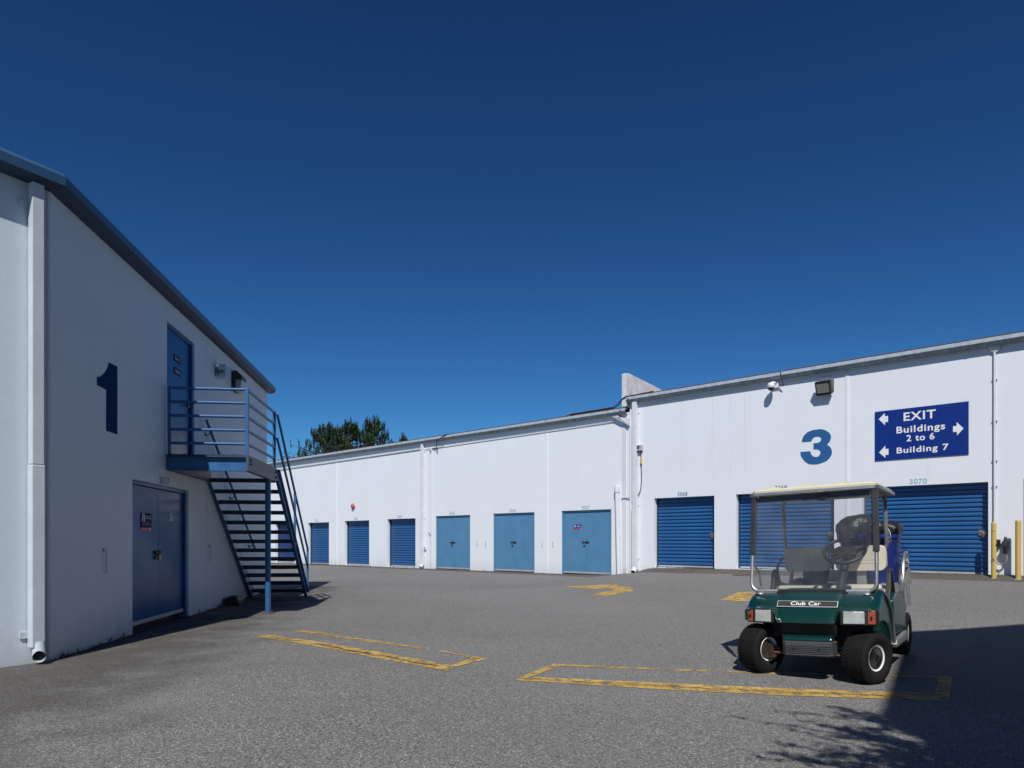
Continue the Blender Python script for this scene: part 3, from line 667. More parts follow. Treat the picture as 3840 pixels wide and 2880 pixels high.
# black cable over the gutter
def cable(name, root, pts, r, m): return run(root, pts, r, m, name, 6)
a1_, z1_ = W(*c6(310, 237)); a2_, z2_ = W(*c6(160, 350))
cable('cable', LOW, [(a1_ + .3, -.12, 5.56), (a1_, -.19, 5.56), (a1_ - .18, -.21, 5.5), (a2_ + .42, -.2, 5.35), (a2_ + .35, -.1, 5.0), (a2_ + .2, -.05, z2_ + .02), (a2_, -.05, z2_)], .016, 'black')
a, z = W(*c7(1330, 130)); a2_, z2_ = W(*c7(1290, 222))
cable('cable', HIGH, [(a - .05, -.05, 5.9), (a, -.2, 5.88), (a + .03, -.2, 5.72), (a + .05, -.1, 5.5), (a - .05, -.06, z2_ + .03), (a2_, -.05, z2_ - .02)], .009, 'black')
cable('cable', LOW, [(-2.6, -.06, 5.60), (-1.2, -.08, 5.60), (-.55, -.1, 5.60), (-.35, -.12, 5.68), (-.15, -.16, 5.84), (.02, -.17, 5.90), (.3, -.16, 5.905), (1.0, -.15, 5.93)], .02, 'rust')
cable('cable', LOW, [(-2.4, -.10, 5.62), (-1.2, -.12, 5.62), (-.55, -.13, 5.63), (-.35, -.15, 5.72), (-.15, -.18, 5.86), (.02, -.18, 5.92)], .013, 'black')

# ------------------------------------------------------------------ things fixed on the back wall
def at3(px, py, off=0):
    a, z = W(px, py); return P3 + X3 * a - Y3 * off + Vector((0, 0, z))
# direction sign
sg = rect(c8(400, 541), c8(983, 471), c8(403, 846), c8(985, 800)); sw, sh = sg[1] - sg[0], sg[3] - sg[2]
S = empty('direction_sign', P3 + X3 * sg[0] + Vector((0, 0, sg[2])), RZ3, 'blue direction sign lettered EXIT, Buildings 2 to 6, Building 7 with white arrows', 'sign')
b = MB(); b.bx(0, sw, -.022, -.004, 0, sh); b.build('sign_board', 'signblue', S, bevel=.002)
def sn(px, py):
    a, z = W(*c8(px, py)); return a - sg[0], z - sg[2]
def srect(x0, y0, x1, y1):   # bounding box measured along the slanted sign
    l, t = sn(x0, y0); r_, u = sn(x1, y1); return l, r_, t, u
for txt, L0, R0 in [('EXIT', ((580, 545), (590, 594)), ((780, 522), (780, 578))), ('Buildings', ((536, 630), (536, 674)), ((838, 606), (838, 655))), ('2 to 6', ((598, 682), (598, 722)), ((772, 668), (772, 711))), ('Building 7', ((537, 762), (537, 800)), ((860, 735), (860, 778)))]:
    l = sn(*L0[0])[0]; r_ = sn(*R0[0])[0]; zt = (sn(*L0[0])[1] + sn(*R0[0])[1]) / 2; zb = (sn(*L0[1])[1] + sn(*R0[1])[1]) / 2
    if txt.startswith('Buil'): zb = zb - .035
    t = MB(); text_mb(t, txt, l, r_, zb, zt, -.026, .022, spacing=1.12); t.build('lettering', 'signwhite', S)
def arrow(pts):
    t = MB(); t.prism([sn(*p) for p in pts], -.027, -.023, 'y'); t.build('arrow', 'signwhite', S)
arrow([(425, 585), (463, 546), (463, 566), (483, 564), (483, 602), (465, 602), (465, 622)])
arrow([(427, 792), (466, 749), (466, 770), (486, 768), (486, 806), (467, 806), (467, 825)])
arrow([(953, 642), (910, 603), (910, 627), (887, 628), (887, 664), (912, 664), (912, 686)])
for u in (.02, .5, .98):
    for v in (.03, .5, .97):
        if u == .5 and v == .5: continue
        t = MB(); t.lathe([(0, -.03), (.012, -.028), (.014, -.022)], 8, 'y', (u * sw, 0, v * sh)); t.build('screw', 'signblue', S)
# no smoking sign on door 3067
p0, p1 = W(*c6(1442, 1050)), W(*c6(1513, 1089)); nw, nh = p1[0] - p0[0], p0[1] - p1[1]
S = empty('no_smoking_sign', P3 + X3 * p0[0] + Y3 * .06 + Vector((0, 0, p1[1])), RZ3, 'small blue and red No Smoking sign on the left leaf of door 3067', 'sign')
b = MB(); b.bx(0, nw, -.008, -.001, nh * .22, nh); b.build('sign_board', 'signblue', S)
b = MB(); b.bx(0, nw, -.008, -.001, 0, nh * .22 - .001); b.build('red_band', 'signred', S)
t = MB(); text_mb(t, 'No', nw * .58, nw * .76, nh * .72, nh * .9, -.010, .02); text_mb(t, 'Smoking', nw * .42, nw * .95, nh * .38, nh * .62, -.010, .02); t.build('lettering', 'signwhite', S)
t = MB(); t.lathe([(nh * .26, -.009), (nh * .26, -.011), (nh * .20, -.011), (nh * .20, -.009)], 20, 'y', (nw * .2, 0, nh * .62)); t.box((nw * .2, -.010, nh * .62), (nh * .42, .003, nh * .05), Matrix.Rotation(R(40), 3, 'Y')); t.box((nw * .2, -.009, nh * .6), (nh * .26, .002, nh * .06)); t.build('symbol', 'signwhite', S)
t = MB(); t.prism([(nw * .86, .004), (nw * .9, nh * .16), (nw * .94, nh * .16), (nw * .98, .004), (nw * .95, .004), (nw * .92, nh * .08), (nw * .89, .004)], -.010, -.009, 'y'); t.build('emblem', 'signwhite', S)
# alarm bell
p = at3(*c5(898, 876)); S = empty('alarm_bell', p, RZ3, 'red round alarm bell on the white wall above door 3063', 'alarm bell')
b = MB(); b.lathe([(0, -.13), (.03, -.128), (.08, -.115), (.115, -.085), (.128, -.05), (.128, -.04), (.10, -.04)], 28, 'y'); b.build('gong', 'bell', S, smooth=True)
b = MB(); b.lathe([(0, -.145), (.015, -.143), (.02, -.13), (.02, -.125)], 12, 'y'); b.build('cap_nut', 'steel', S)
b = MB(); b.lathe([(.06, -.045), (.06, 0)], 12, 'y'); b.box((.10, -.02, -.06), (.06, .04, .05)); b.build('back_box', 'steel', S)
# dome camera
p = at3(*c7(1268, 222)); S = empty('security_camera', p, RZ3, 'white dome security camera under the gutter left of the floodlight', 'security camera')
b = MB(); b.bx(-.03, .13, -.06, 0, -.05, .14); b.build('mount', 'pipe_white', S, bevel=.01)
b = MB(); b.tube([(.04, -.06, .09), (.0, -.18, .09), (-.02, -.2, .04)], .03, 10); b.lathe([(0, .075), (.07, .07), (.10, .03), (.10, -.05), (.085, -.07)], 24, 'z', (-.02, -.22, 0)); b.build('housing', 'pipe_white', S, smooth=True)
b = MB(); b.lathe([(.084, -.05), (.078, -.10), (.05, -.135), (0, -.15)], 24, 'z', (-.02, -.22, 0)); b.build('dome', 'black', S, smooth=True)
# floodlight
l0, l1 = W(*c8(48, 355)), W(*c8(142, 435)); p = P3 + X3 * l0[0] + Vector((0, 0, l1[1])); fw, fh = l1[0] - l0[0], l0[1] - l1[1]
S = empty('floodlight', p, RZ3, 'rectangular black floodlight tilted out from the wall above the numeral 3', 'floodlight')
rt = Matrix.Rotation(R(20), 3, 'X')
b = MB(); b.bx(.02, fw + .02, -.03, -.002, .12, fh + .06); b.build('back_plate', 'alu_dull', S)
b = MB(); b.box((fw / 2, -.16, fh / 2), (fw, .13, fh * .92), rt); b.build('housing', 'black', S, bevel=.012)
b = MB(); b.box(Vector((fw / 2, -.16, fh / 2)) + rt @ Vector((0, -.068, .0)), (fw * .80, .012, fh * .60), rt); b.build('lens', 'lens', S)
# radio / gate controller box with cable and yellow tag
a0_, zt = W(*c7(197, 672)); a1_, zb = W(*c7(242, 712)); p = P3 + X3 * (a0_ + .13) + Vector((0, 0, zb)); bw, bh = a1_ - a0_, zt - zb
S = empty('control_box', p, RZ3, 'small grey control box beside the downspout with a looping cable', 'control box')
b = MB(); b.bx(.0, bw, -.11, -.0, 0, bh); b.build('enclosure', 'lens_cream' if False else 'strip', S, bevel=.01)
b = MB(); b.bx(bw * .25, bw * .65, -.114, -.110, bh * .35, bh * .85); b.build('sticker', 'leaf', S)
for k in range(4):
    b = MB(); b.tube([(bw * (.25 + .2 * k), -.08, -.03), (bw * (.25 + .2 * k), -.08, .005)], .014, 8); b.build('gland', 'black', S)
q = lambda px, py: (W(*c7(px, py))[0] - a0_ - .09, -.04, W(*c7(px, py))[1] - zb)
b = MB(); b.tube([q(242, 705), q(247, 730), q(249, 800), q(252, 900), q(250, 960), q(243, 1010), q(233, 1038), q(215, 1055), q(196, 1062)], .013, 6); b.build('cable', 'black', S, smooth=True)
b = MB(); b.tube([q(249, 765), q(249, 808)], .035, 8); b.build('cable_tag', mat('tag_yellow', (.6, .42, .03), .5), S)
b = MB(); b.tube([(q(160, 1066)[0], -.03, q(160, 1068)[2]), (q(98, 1072)[0], -.03, q(98, 1072)[2])], .014, 6); b.build('cable', 'steel', S)
# leaning pvc pipe
a_t, z_t = W(*c7(79, 985)); a_b, z_b = W(*c7(93, 1645))
S = empty('vent_pipe', P3 + X3 * a_b - Y3 * .08 + Vector((0, 0, .05)), RZ3, 'white plastic pipe standing upright against the wall between door 3067 and the downspout', 'pipe')
b = MB(); b.tube([(0, 0, 0), (a_t - a_b, .0, z_t - .1)], .075, 16); b.build('pipe', 'pipe_white', S, smooth=True)
b = MB(); b.tube([(a_t - a_b, 0, z_t - .22), (a_t - a_b, 0, z_t - .05)], .092, 16); b.build('collar', 'pipe_white', S, smooth=True)
# small switch boxes on the conduits
for px, lab in ((c5(1645, 1138), 'small white junction box on the conduit left of door 3065'), (c5(1600, 1285), 'small white outlet box beside the foot of the left downspout'), (c6(140, 360), 'square white junction box where the black cable meets the conduit')):
    p = at3(*px); S = empty('junction_box', p, RZ3, lab, 'junction box', 'junction boxes on the low wall')
    b = MB(); b.bx(-.05, .05, -.07, -.0, -.06, .07); b.build('box', 'pipe_white', S, bevel=.006)
    b = MB(); b.bx(-.035, .035, -.078, -.07, -.045, .055); b.build('cover', 'strip', S)
# round vent disc under the gutter at right
p = at3(*c8(1146, 140)); S = empty('wall_disc', p, RZ3, 'white round cap on the wall at the top of the long conduit', 'wall cap')
b = MB(); b.lathe([(0, -.06), (.10, -.055), (.12, -.04), (.12, -.002)], 24, 'y'); b.build('cap', 'pipe_white', S, smooth=True)
b = MB(); b.lathe([(.121, -.03), (.135, -.02), (.135, -.001)], 24, 'y'); b.build('flange', 'strip', S, smooth=True)

# ------------------------------------------------------------------ bollards and charger
q9 = lambda x, y: (3500 + x / 4.879, 1900 + y / 4.879)
def bollard(xl, xr, yt, yb, m, lab):
    px0, px1 = q9(xl, yb)[0], q9(xr, yb)[0]; pyb = q9(0, yb)[1]; pyt = q9(0, yt)[1]; xc = (px0 + px1) / 2
    off = .30; P = P3 - Y3 * off; r = (xc - CX) / F; a = (r * P.y - P.x) / (X3.x - r * X3.y); c = P + X3 * a; Z = c.y
    rad = (px1 - px0) / F * Z / 2 / 1.1; zb = CH - (pyb - HY) / F * Z; zt = CH + (HY - pyt) / F * Z
    S = empty('bollard', (c.x, c.y, zb - .03), RZ3, lab, 'bollard', 'yellow bollards by the charger')
    b = MB(); b.lathe([(rad, 0), (rad, zt - zb - .01 + .03)], 24); b.build('post', m, S, smooth=True)
    b = MB(); b.lathe([(rad, zt - zb + .02), (rad * .8, zt - zb + .045), (0, zt - zb + .055)], 24); b.build('cap', m, S, smooth=True)
    b = MB(); b.lathe([(rad * .9, .0), (rad * 1.9, -.005), (rad * 1.6, .03), (rad * 1.02, .045)], 20); b.build('footing', 'concrete', S)
bollard(1060, 1152, 300, 1325, 'bollard_chip', 'yellow bollard with chipped paint just right of door 3070')
bollard(1502, 1603, 262, 1328, 'bollard', 'clean yellow bollard right of the wall charger')
p = at3(*q9(1340, 700)); S = empty('wall_charger', p, RZ3, 'black cable charger bracket with looped grey lead between the yellow bollards', 'charger')
qa = lambda x, y: (W(*q9(x, y))[0] - W(*q9(1340, 700))[0], W(*q9(x, y))[1] - W(*q9(1340, 700))[1])
b = MB(); x0, z0 = qa(1255, 770); x1, z1 = qa(1395, 648); b.bx(x0, x1, -.03, -.003, z0, z1); b.build('bracket_plate', 'alu_dull', S)
b = MB(); x0, z0 = qa(1312, 720); x1, z1 = qa(1358, 552); b.bx(x0, x1, -.14, -.03, z0, z1); b.build('holster', 'greyplastic', S, bevel=.01)
b = MB(); x0, z0 = qa(1295, 862); x1, z1 = qa(1370, 705); b.bx(x0, x1, -.17, -.03, z0, z1); b.build('plug_housing', 'black', S, bevel=.01)
b = MB(); x0, z0 = qa(1160, 740); x1, z1 = qa(1235, 600); b.bx(x0, x1, -.14, -.004, z0, z1); b.build('switch_box', 'black', S, bevel=.012)
b = MB(); b.tube([(*[qa(x, y)[0] for x, y in [(X_, Y_)]], -.1, qa(X_, Y_)[1]) for X_, Y_ in [(1345, 865), (1358, 920), (1355, 980), (1330, 1035), (1270, 1065), (1210, 1045), (1170, 990), (1160, 920), (1150, 860)]], .02, 8); b.build('lead', 'alu_dull', S, smooth=True)

# ================================================================== BUILDING 1 (left)
RZ1 = math.atan2(X1.y, X1.x)
B1 = empty('warehouse', P1, RZ1, 'left white storage building with dark numeral 1, slate blue fascia and shaded side wall', 'building')
k1 = lambda x, y: (x / 1.8435, 540 + y / 1.8435)
k3 = lambda x, y: (x / 1.7015, 1640 + y / 1.7015)
k4 = lambda x, y: (560 + x / 1.6595, 1340 + y / 1.6595)
k6 = lambda x, y: (600 + x / 3.073, 1180 + y / 3.073)
def V(px, py): return w1(px, py)
d17 = (V(*k3(845, 0))[0], V(*k3(1203, 0))[0], .045, (V(*k3(845, 264))[1] + V(*k3(1203, 340))[1]) / 2)
dup_ = (V(*k6(80, 0))[0], V(*k6(395, 0))[0], 2.55, (V(*k6(82, 75))[1] + V(*k6(395, 328))[1]) / 2)
SE = V(1001, 0)[0]; jn = V(776, 0)[0]; ZT = 4.86
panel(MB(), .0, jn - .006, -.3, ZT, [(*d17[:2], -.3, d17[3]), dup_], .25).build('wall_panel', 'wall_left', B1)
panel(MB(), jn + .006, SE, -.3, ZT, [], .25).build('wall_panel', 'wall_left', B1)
b = MB(); b.bx(jn - .05, jn + .05, .03, .05, 0, ZT); b.build('joint_filler', 'wall_old', B1)
# front wall in its own direction
fd = Vector((-.51, -.86, 0)).normalized(); fdl = Vector((fd.dot(X1), fd.dot(Y1), 0)); fn = Vector((.86, -.51, 0)); fnl = Vector((fn.dot(X1), fn.dot(Y1), 0))
def fpt(t, o, z): v = fdl * t + fnl * o; return (v.x, v.y, z)
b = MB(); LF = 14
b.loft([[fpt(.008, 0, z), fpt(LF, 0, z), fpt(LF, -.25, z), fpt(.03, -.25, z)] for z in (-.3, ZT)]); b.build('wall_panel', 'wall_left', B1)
# far end and rear walls close the block
e1 = Vector((SE, 0, 0)); e2 = Vector((SE, 9, 0)); f2 = fdl * LF
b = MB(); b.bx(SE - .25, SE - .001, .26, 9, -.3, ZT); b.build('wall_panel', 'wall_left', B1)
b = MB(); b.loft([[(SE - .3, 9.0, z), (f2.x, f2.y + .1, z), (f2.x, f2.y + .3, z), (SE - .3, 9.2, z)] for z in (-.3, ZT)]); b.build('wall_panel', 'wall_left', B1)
b = MB(); b.add([(0, -.05, ZT + .12), (SE + .1, -.05, ZT + .12), (SE + .1, 9.2, ZT + .2), (f2.x, f2.y, ZT + .2)], [(0, 1, 2, 3)]); b.add([(0, .02, ZT + .02), (SE, .02, ZT + .02), (SE, 9.0, ZT + .02), (f2.x, f2.y, ZT + .02)], [(3, 2, 1, 0)]); b.build('roof', 'roof', B1)
# fascia: profile (offset, z) swept round the corner
prof = [(.0, 4.90), (.174, 4.888), (.178, 4.884), (.185, 4.975), (.15, 5.02), (.0, 5.03)]
prof2 = [(.0, 4.845), (.10, 4.845), (.1735, 4.884), (.16, 4.889), (.0, 4.895)]
def mit(o, z):  # mitred corner point of the two eave lines at offset o
    n1 = Vector((0, -1, 0)); n2 = fnl; k = (n1 + n2); k = k / (1 + n1.dot(n2)); v = k * o; return (v.x, v.y, z)
cuts = [0, V(*k1(820, 0))[0], V(*k1(1440, 0))[0], V(*k6(1140, 0))[0], SE + .14]
for i in range(4):
    s0, s1 = cuts[i], cuts[i + 1]
    g0 = [mit(o, z) for o, z in prof] if i == 0 else [(s0 + .004, -o, z) for o, z in prof]
    g1 = [(s1 - .004, -o, z) for o, z in prof]
    b = MB(); b.loft([g0, g1]); FA = b.build('fascia', 'fascia', B1)
    h0 = [mit(o, z) for o, z in prof2] if i == 0 else [(s0 + .004, -o, z) for o, z in prof2]
    b = MB(); b.loft([h0, [(s1 - .004, -o, z) for o, z in prof2]]); b.build('soffit', 'soffit', FA)
b = MB(); b.loft([[mit(o, z) for o, z in prof], [fpt(4.5, o, z) for o, z in prof]]); FA = b.build('fascia', 'fascia', B1)
b = MB(); b.loft([[mit(o, z) for o, z in prof2], [fpt(4.5, o, z) for o, z in prof2]]); b.build('soffit', 'soffit', FA)
# downspout at the corner, on the front wall
def fbox(mb, t0, t1, o0, o1, z0, z1): mb.loft([[fpt(t0, o0, z), fpt(t1, o0, z), fpt(t1, o1, z), fpt(t0, o1, z)] for z in (z0, z1)]); return mb
zj = V(*k3(250, 185))[1] + .02
b = MB(); fbox(b, .105, .22, .02, .105, zj, 4.84); D = b.build('downspout', 'pipe_left', B1, bevel=.008)
b = MB(); fbox(b, .100, .226, .015, .112, .17, zj - .004); b.build('pipe_section', 'pipe_left', D, bevel=.01)
for zz in (V(*k3(170, 1295))[1] + .02, 4.62):
    b = MB(); fbox(b, .22, .295, .002, .018, zz - .035, zz + .035); b.build('bracket', 'pipe_left', D, bevel=.003)
b = MB(); c0 = Vector(fpt(.15, .07, .22)); c1 = Vector(fpt(.155, .10, .10)); c2 = Vector(fpt(.185, .165, .085)); b.tube([c0, c1, c2], .060, 12, cap=False); b.tube([c0, c1, c1.lerp(c2, .96)], .055, 12, cap=False); b.build('outlet', 'pipe_left', D, smooth=True)
b = MB(); b.tube([c1, c1.lerp(c2, .6)], .052, 12); b.build('bore_shade_plug', 'dark', D)  # solid near-black plug, shade of the pipe mouth put into its colour
b = MB(); fbox(b, .004, .03, .0025, .008, 0, 4.84); b.build('corner_strip', 'wall_old', B1)
# doors of building 1
D = double_door(B1, *d17, 'deep blue double door numbered 3017 with a storage sign', 'door_dk', 'brass', .07)
unit_number(B1, '3017', V(*k3(1047, 278))[0], V(*k3(1047, 278))[1] - .055, .115, .40, 'numgrey')
fw = .05; a0, a1, z0, z1 = dup_
d = MB(); d.bx(a0, a0 + fw, .03, .12, z0, z1 - fw); d.bx(a1 - fw, a1, .03, .12, z0, z1 - fw); d.bx(a0, a1, .03, .12, z1 - fw, z1); D = d.build('upper_door', 'door_dk', B1, bevel=.003, label='single deep blue door at the top of the stairs')
d = MB(); d.bx(a0 + fw + .003, a1 - fw - .003, .06, .10, z0, z1 - fw - .003); d.build('door_leaf', 'door_dk', D, bevel=.003)
h_ = MB(); h_.bx(a0 + fw - .02, a0 + fw + .02, .04, .06, z1 - .45, z1 - .33); h_.build('hinge', 'black', D)
xk = a1 - fw - .09; zk = V(*k6(375, 1055))[1]
h_ = MB(); h_.lathe([(.035, .055), (.035, .04), (.015, .03), (.012, 0), (.028, -.01), (.03, -.035), (.018, -.045), (0, -.046)], 16, 'y', (xk, 0, zk)); h_.build('door_knob', 'steel', D, smooth=True)
d = MB(); d.bx(a0 - .0, a1, .13, .15, z0 - .2, z1); d.build('door_backing', 'dark', D)
# numeral 1
n1p = [(209, 820), (209, 848), (228, 838.5), (228, 930.5), (253, 938.5), (253, 791.5), (234.5, 783), (231, 796), (224, 806), (216, 812.5), (209, 813)]
n1p = [(209, 813), (209, 832), (229, 842), (229, 930.5), (253, 938.5), (253, 791.5), (234.5, 783), (231.5, 795), (225, 806), (217, 813), (213, 814)]
b = MB(); b.prism([V(x * 1.736, y * 1.736) for x, y in n1p], -.004, -.001, 'y'); b.build('numeral', 'numdark', B1, label='tall dark blue numeral 1')
for px in (k3(662, 790), k3(1332, 740)):
    a, z = V(*px); b = MB(); b.tube([(a - .03, -.02, z + .14), (a + .01, -.03, z + .14), (a + .0, -.03, z - .13), (a + .05, -.02, z - .14)], .008, 6); b.lathe([(.025, -.004), (.025, -.012), (0, -.012)], 10, 'y', (a - .01, 0, z + .13)); b.build('door_hook', 'steel', B1)
# signs on the doors
def at1(a, z, off): return P1 + X1 * a - Y1 * off + Vector((0, 0, z))
p0, p1 = V(*k3(930, 484)), V(*k3(996, 594)); nw, nh = p1[0] - p0[0], (p0[1] - p1[1]) * 1.04
S = empty('storage_sign', at1(p0[0], p1[1], -.07), RZ1, 'violet and red access hours sign on the left leaf of door 3017', 'sign')
b = MB(); b.bx(0, nw, -.007, -.001, nh * .15, nh); b.build('sign_board', 'signmaroon', S)
b = MB(); b.bx(0, nw, -.007, -.001, 0, nh * .15 - .001); b.build('red_band', 'signred', S)
t = MB(); text_mb(t, 'Maple Leaf', nw * .40, nw * .92, nh * .76, nh * .84, -.009, .02); text_mb(t, 'Self Storage', nw * .40, nw * .94, nh * .65, nh * .73, -.009, .02)
text_mb(t, 'Site Access Hours', nw * .18, nw * .82, nh * .42, nh * .47, -.009); text_mb(t, '7:30am to 8:00pm Daily', nw * .07, nw * .93, nh * .30, nh * .35, -.009); t.build('lettering', 'signwhite', S)
t = MB()
for (cx_, cz_, s_) in ((nw * .22, nh * .74, nw * .15), (nw * .86, nh * .07, nw * .065)):
    t.prism([(cx_ - s_, cz_ - s_), (cx_ - s_ * .45, cz_ + s_), (cx_ - s_ * .1, cz_ + s_), (cx_ - s_ * .4, cz_ - s_ * .2), (cx_ - s_ * .55, cz_ - s_)], -.009, -.008, 'y')
    t.prism([(cx_ + s_ * .9, cz_ - s_), (cx_ + s_ * .5, cz_ + s_), (cx_ + s_ * .15, cz_ + s_), (cx_ + s_ * .2, cz_ - s_ * .2), (cx_ + s_ * .3, cz_ - s_)], -.009, -.008, 'y')
t.build('emblem', 'signwhite', S)
p0, p1 = V(*k3(1108, 487)), V(*k3(1130, 533)); nw, nh = p1[0] - p0[0], p0[1] - p1[1]
S = empty('small_sticker', at1(p0[0], p1[1], -.07), RZ1, 'small pale teal sticker on the right leaf of door 3017', 'sticker')
b = MB(); b.bx(0, nw, -.004, -.001, nh * .12, nh); b.build('sticker_face', mat('sticker_teal', (.03, .14, .24), .3), S)
t = MB(); t.lathe([(nw * .26, -.006), (nw * .18, -.006)], 16, 'y', (nw * .5, 0, nh * .72)); t.bx(nw * .1, nw * .9, -.006, -.005, nh * .42, nh * .46); t.bx(0, nw, -.006, -.001, 0, nh * .11); t.build('symbol', 'signwhite', S)
for txt, A, B_, lab in (('Door 2', k6(203, 478), k6(277, 560), 'small violet plate lettered Door 2 on the upper door'), ('Stairs', k6(205, 622), k6(278, 702), 'small violet plate lettered Stairs below the Door 2 plate')):
    p0, p1 = V(*A), V(*B_); x0, x1 = p0[0], p1[0]; zc = V((A[0] + B_[0]) / 2, (A[1] + B_[1]) / 2)[1]; nw = x1 - x0
    S = empty('door_plate', at1(x0, zc - .045, -.06), RZ1, lab, 'sign')
    b = MB(); b.bx(0, nw, -.006, -.001, 0, .10); b.build('plate', 'signmaroon', S)
    t = MB(); text_mb(t, txt, nw * .18, nw * .85, .025, .078, -.008, .01); t.build('lettering', 'signwhite', S)
# lamps by the upper door
a, z = V(*k6(650, 655)); S = empty('wall_lamp', at1(a, z, 0), RZ1, 'square clear glass wall lamp right of the upper door', 'lamp')
b = MB(); b.bx(-.12, .12, -.19, -.02, -.12, .12); b.build('glass_box', 'clear', S, bevel=.01)
b = MB(); b.lathe([(0, -.021), (.09, -.02), (.10, -.002)], 20, 'y'); b.build('base_plate', 'bronze', S)
b = MB(); b.lathe([(.028, -.02), (.028, -.06), (.04, -.07), (.045, -.11), (.03, -.13), (0, -.135)], 16, 'y'); b.build('bulb', 'lens', S, smooth=True)
a, z = V(*k6(850, 780)); S = empty('wall_pack_light', at1(a, z, 0), RZ1, 'dark bronze wall pack light with cream lens nearest the far corner', 'lamp')
b = MB(); b.prism([(0, -.19), (0, .20), (-.10, .20), (-.20, .10), (-.20, .03), (-.07, .03), (-.07, -.19)], -.18, .18, 'x'); b.build('housing', 'bronze', S, bevel=.006)
b = MB(); b.prism([(-.072, -.20), (-.072, .028), (-.195, .028), (-.17, -.17), (-.10, -.20)], -.155, .155, 'x'); b.build('lens', 'lens_cream', S, bevel=.006)

# ================================================================== STAIRCASE
s_pl = V(618, 0)[0]
P0 = at1(s_pl, 0, 0)
ST = empty('staircase', P0, RZ1, 'blue steel staircase with railed landing climbing the side of the left building', 'staircase')
PW, PL, ZP, ZB = 1.20, 2.02, 2.53, 2.29    # width out from wall, length, deck height, beam bottom
RUN, NR = 3.28, 14
b = MB(); b.bx(0, PL, -PW + .02, -.02, ZP - .035, ZP); b.build('landing_deck', 'tread', ST)
def channel(mb, p, q, h, fl, inward):
    """C channel between two points (upright web, flanges towards 'inward')"""
    p, q, inward = Vector(p), Vector(q), Vector(inward); up = Vector((0, 0, 1)); 
    for (o0, o1, z0, z1) in ((0, .012, 0, h), (.0121, fl, 0, .012), (.0121, fl, h - .012, h)):
        A = [p + inward * o0 + up * z0, p + inward * o1 + up * z0, p + inward * o1 + up * z1, p + inward * o0 + up * z1]; Bq = [v + (q - p) for v in A]; mb.loft([A, Bq])
b = MB(); channel(b, (.07, -.03, ZB), (.07, -PW + .04, ZB), .235, .07, (-1, 0, 0)); b.build('beam', 'stair', ST)
b = MB(); b.box((.035, -PW + .02, (ZB + ZP) / 2), (.09, .03, .24)); b.build('beam_end_plate', 'stair_fade', ST)
b = MB(); b.bx(.0, PL, -PW - .008, -PW + .003, ZB, ZP - .003); b.bx(.0, PL, -PW + .004, -PW + .06, ZB, ZB + .012); b.build('beam', 'stair_fade', ST, bevel=.003)
b = MB(); b.bx(.08, PL - .02, -.09, -.02, ZB, ZP - .04); b.build('beam', 'stair_fade', ST)
for (sx_, zz) in ((.10, ZP - .07), (.10, ZP - .13), (PL - .08, ZP - .08), (PL - .08, ZP - .17)):
    b = MB(); b.lathe([(0, -.024), (.016, -.024), (.018, -.004)], 6, 'y', (sx_, -PW - .004, zz)); b.build('bolt', 'black', ST)
# rails of the landing
RT = .022
zs = [3.52, 3.315, 3.11, 2.905, 2.70]
xn, yn, yo, xf_ = .03, -.06, -PW + .03, PL - .03
for (x, y) in ((xn, yn), (xn, yo), (xf_, yo)):
    b = MB(); b.bx(x - .025, x + .025, y - .025, y + .025, ZP, 3.545); b.build('rail_post', 'stair', ST, bevel=.006)
for z in zs:
    b = MB(); b.tube([(xn, yn - .026, z), (xn, yo + .026, z)], RT, 10); b.build('rail', 'stair', ST, smooth=True)
    b = MB(); b.tube([(xn + .026, yo, z), (xf_ - .026, yo, z)], RT, 10); b.build('rail', 'stair', ST, smooth=True)
# stringers and treads
def slope_z(s): return ZP - (s - PL) * (ZP - .0) / RUN
for y0, y1, m in ((-.075, -.06, 'stair'), (-PW - .004, -PW + .012, 'stair')):
    b = MB(); poly = [(PL - .0, ZP - .01), (PL + .10, ZP - .02), (PL + RUN + .03, .10), (PL + RUN + .03, .0), (PL + RUN - .22, .0), (PL - .0, ZB - .0)]
    b.prism(poly, y0, y1, 'y')
    s_ = 1 if y0 > -.5 else -1
    yy0, yy1 = ((y1 + .0005, y1 + .03) if y0 > -.5 else (y0 - .045, y0 - .0005))
    b.prism([(PL + .02, ZP - .018), (PL + .10, ZP - .02), (PL + RUN + .03, .10), (PL + RUN + .03, .085), (PL + .095, ZP - .035), (PL + .02, ZP - .033)], yy0, yy1, 'y')
    b.prism([(PL + RUN - .22, .0), (PL + RUN - .24, .0), (PL + .0, ZB + .0), (PL + .0, ZB + .02)], yy0, yy1, 'y')
    b.build('stringer', m, ST)
for k in range(1, NR):
    z = ZP - ZP / NR * k; s0 = PL + RUN / (NR - 1) * (k - 1) + .0
    t = MB(); t.bx(s0, s0 + .265, -PW + .014, -.077, z - .035, z); t.bx(s0, s0 + .010, -PW + .014, -.077, z - .075, z - .0355); t.build('tread', 'tread', ST)
# outer sloping rails
xe = PL + RUN - .02; yr = -PW - .02
def rail_pair(y, z_top, z_end):
    b = MB(); b.tube([(xf_, y, z_top), (xe, y, z_end)], RT, 10); b.build('rail', 'stair', ST, smooth=True)
rail_pair(yr, 3.50, 1.06); rail_pair(yr, 3.06, .66)
for s_, zt_, zb_ in ((V(*k4(895, 0))[0] - s_pl + .28, None, None), (xe, 1.06, .22)):
    if zt_ is None:
        s_ = 2.0 + 1.72; zt_ = 3.50 + (1.06 - 3.50) * (s_ - xf_) / (xe - xf_); zb_ = slope_z(s_) - .1
    b = MB(); b.bx(s_ - .022, s_ + .022, yr - .022, yr + .022, zb_, zt_ + .015); b.build('rail_post', 'stair', ST, bevel=.006)
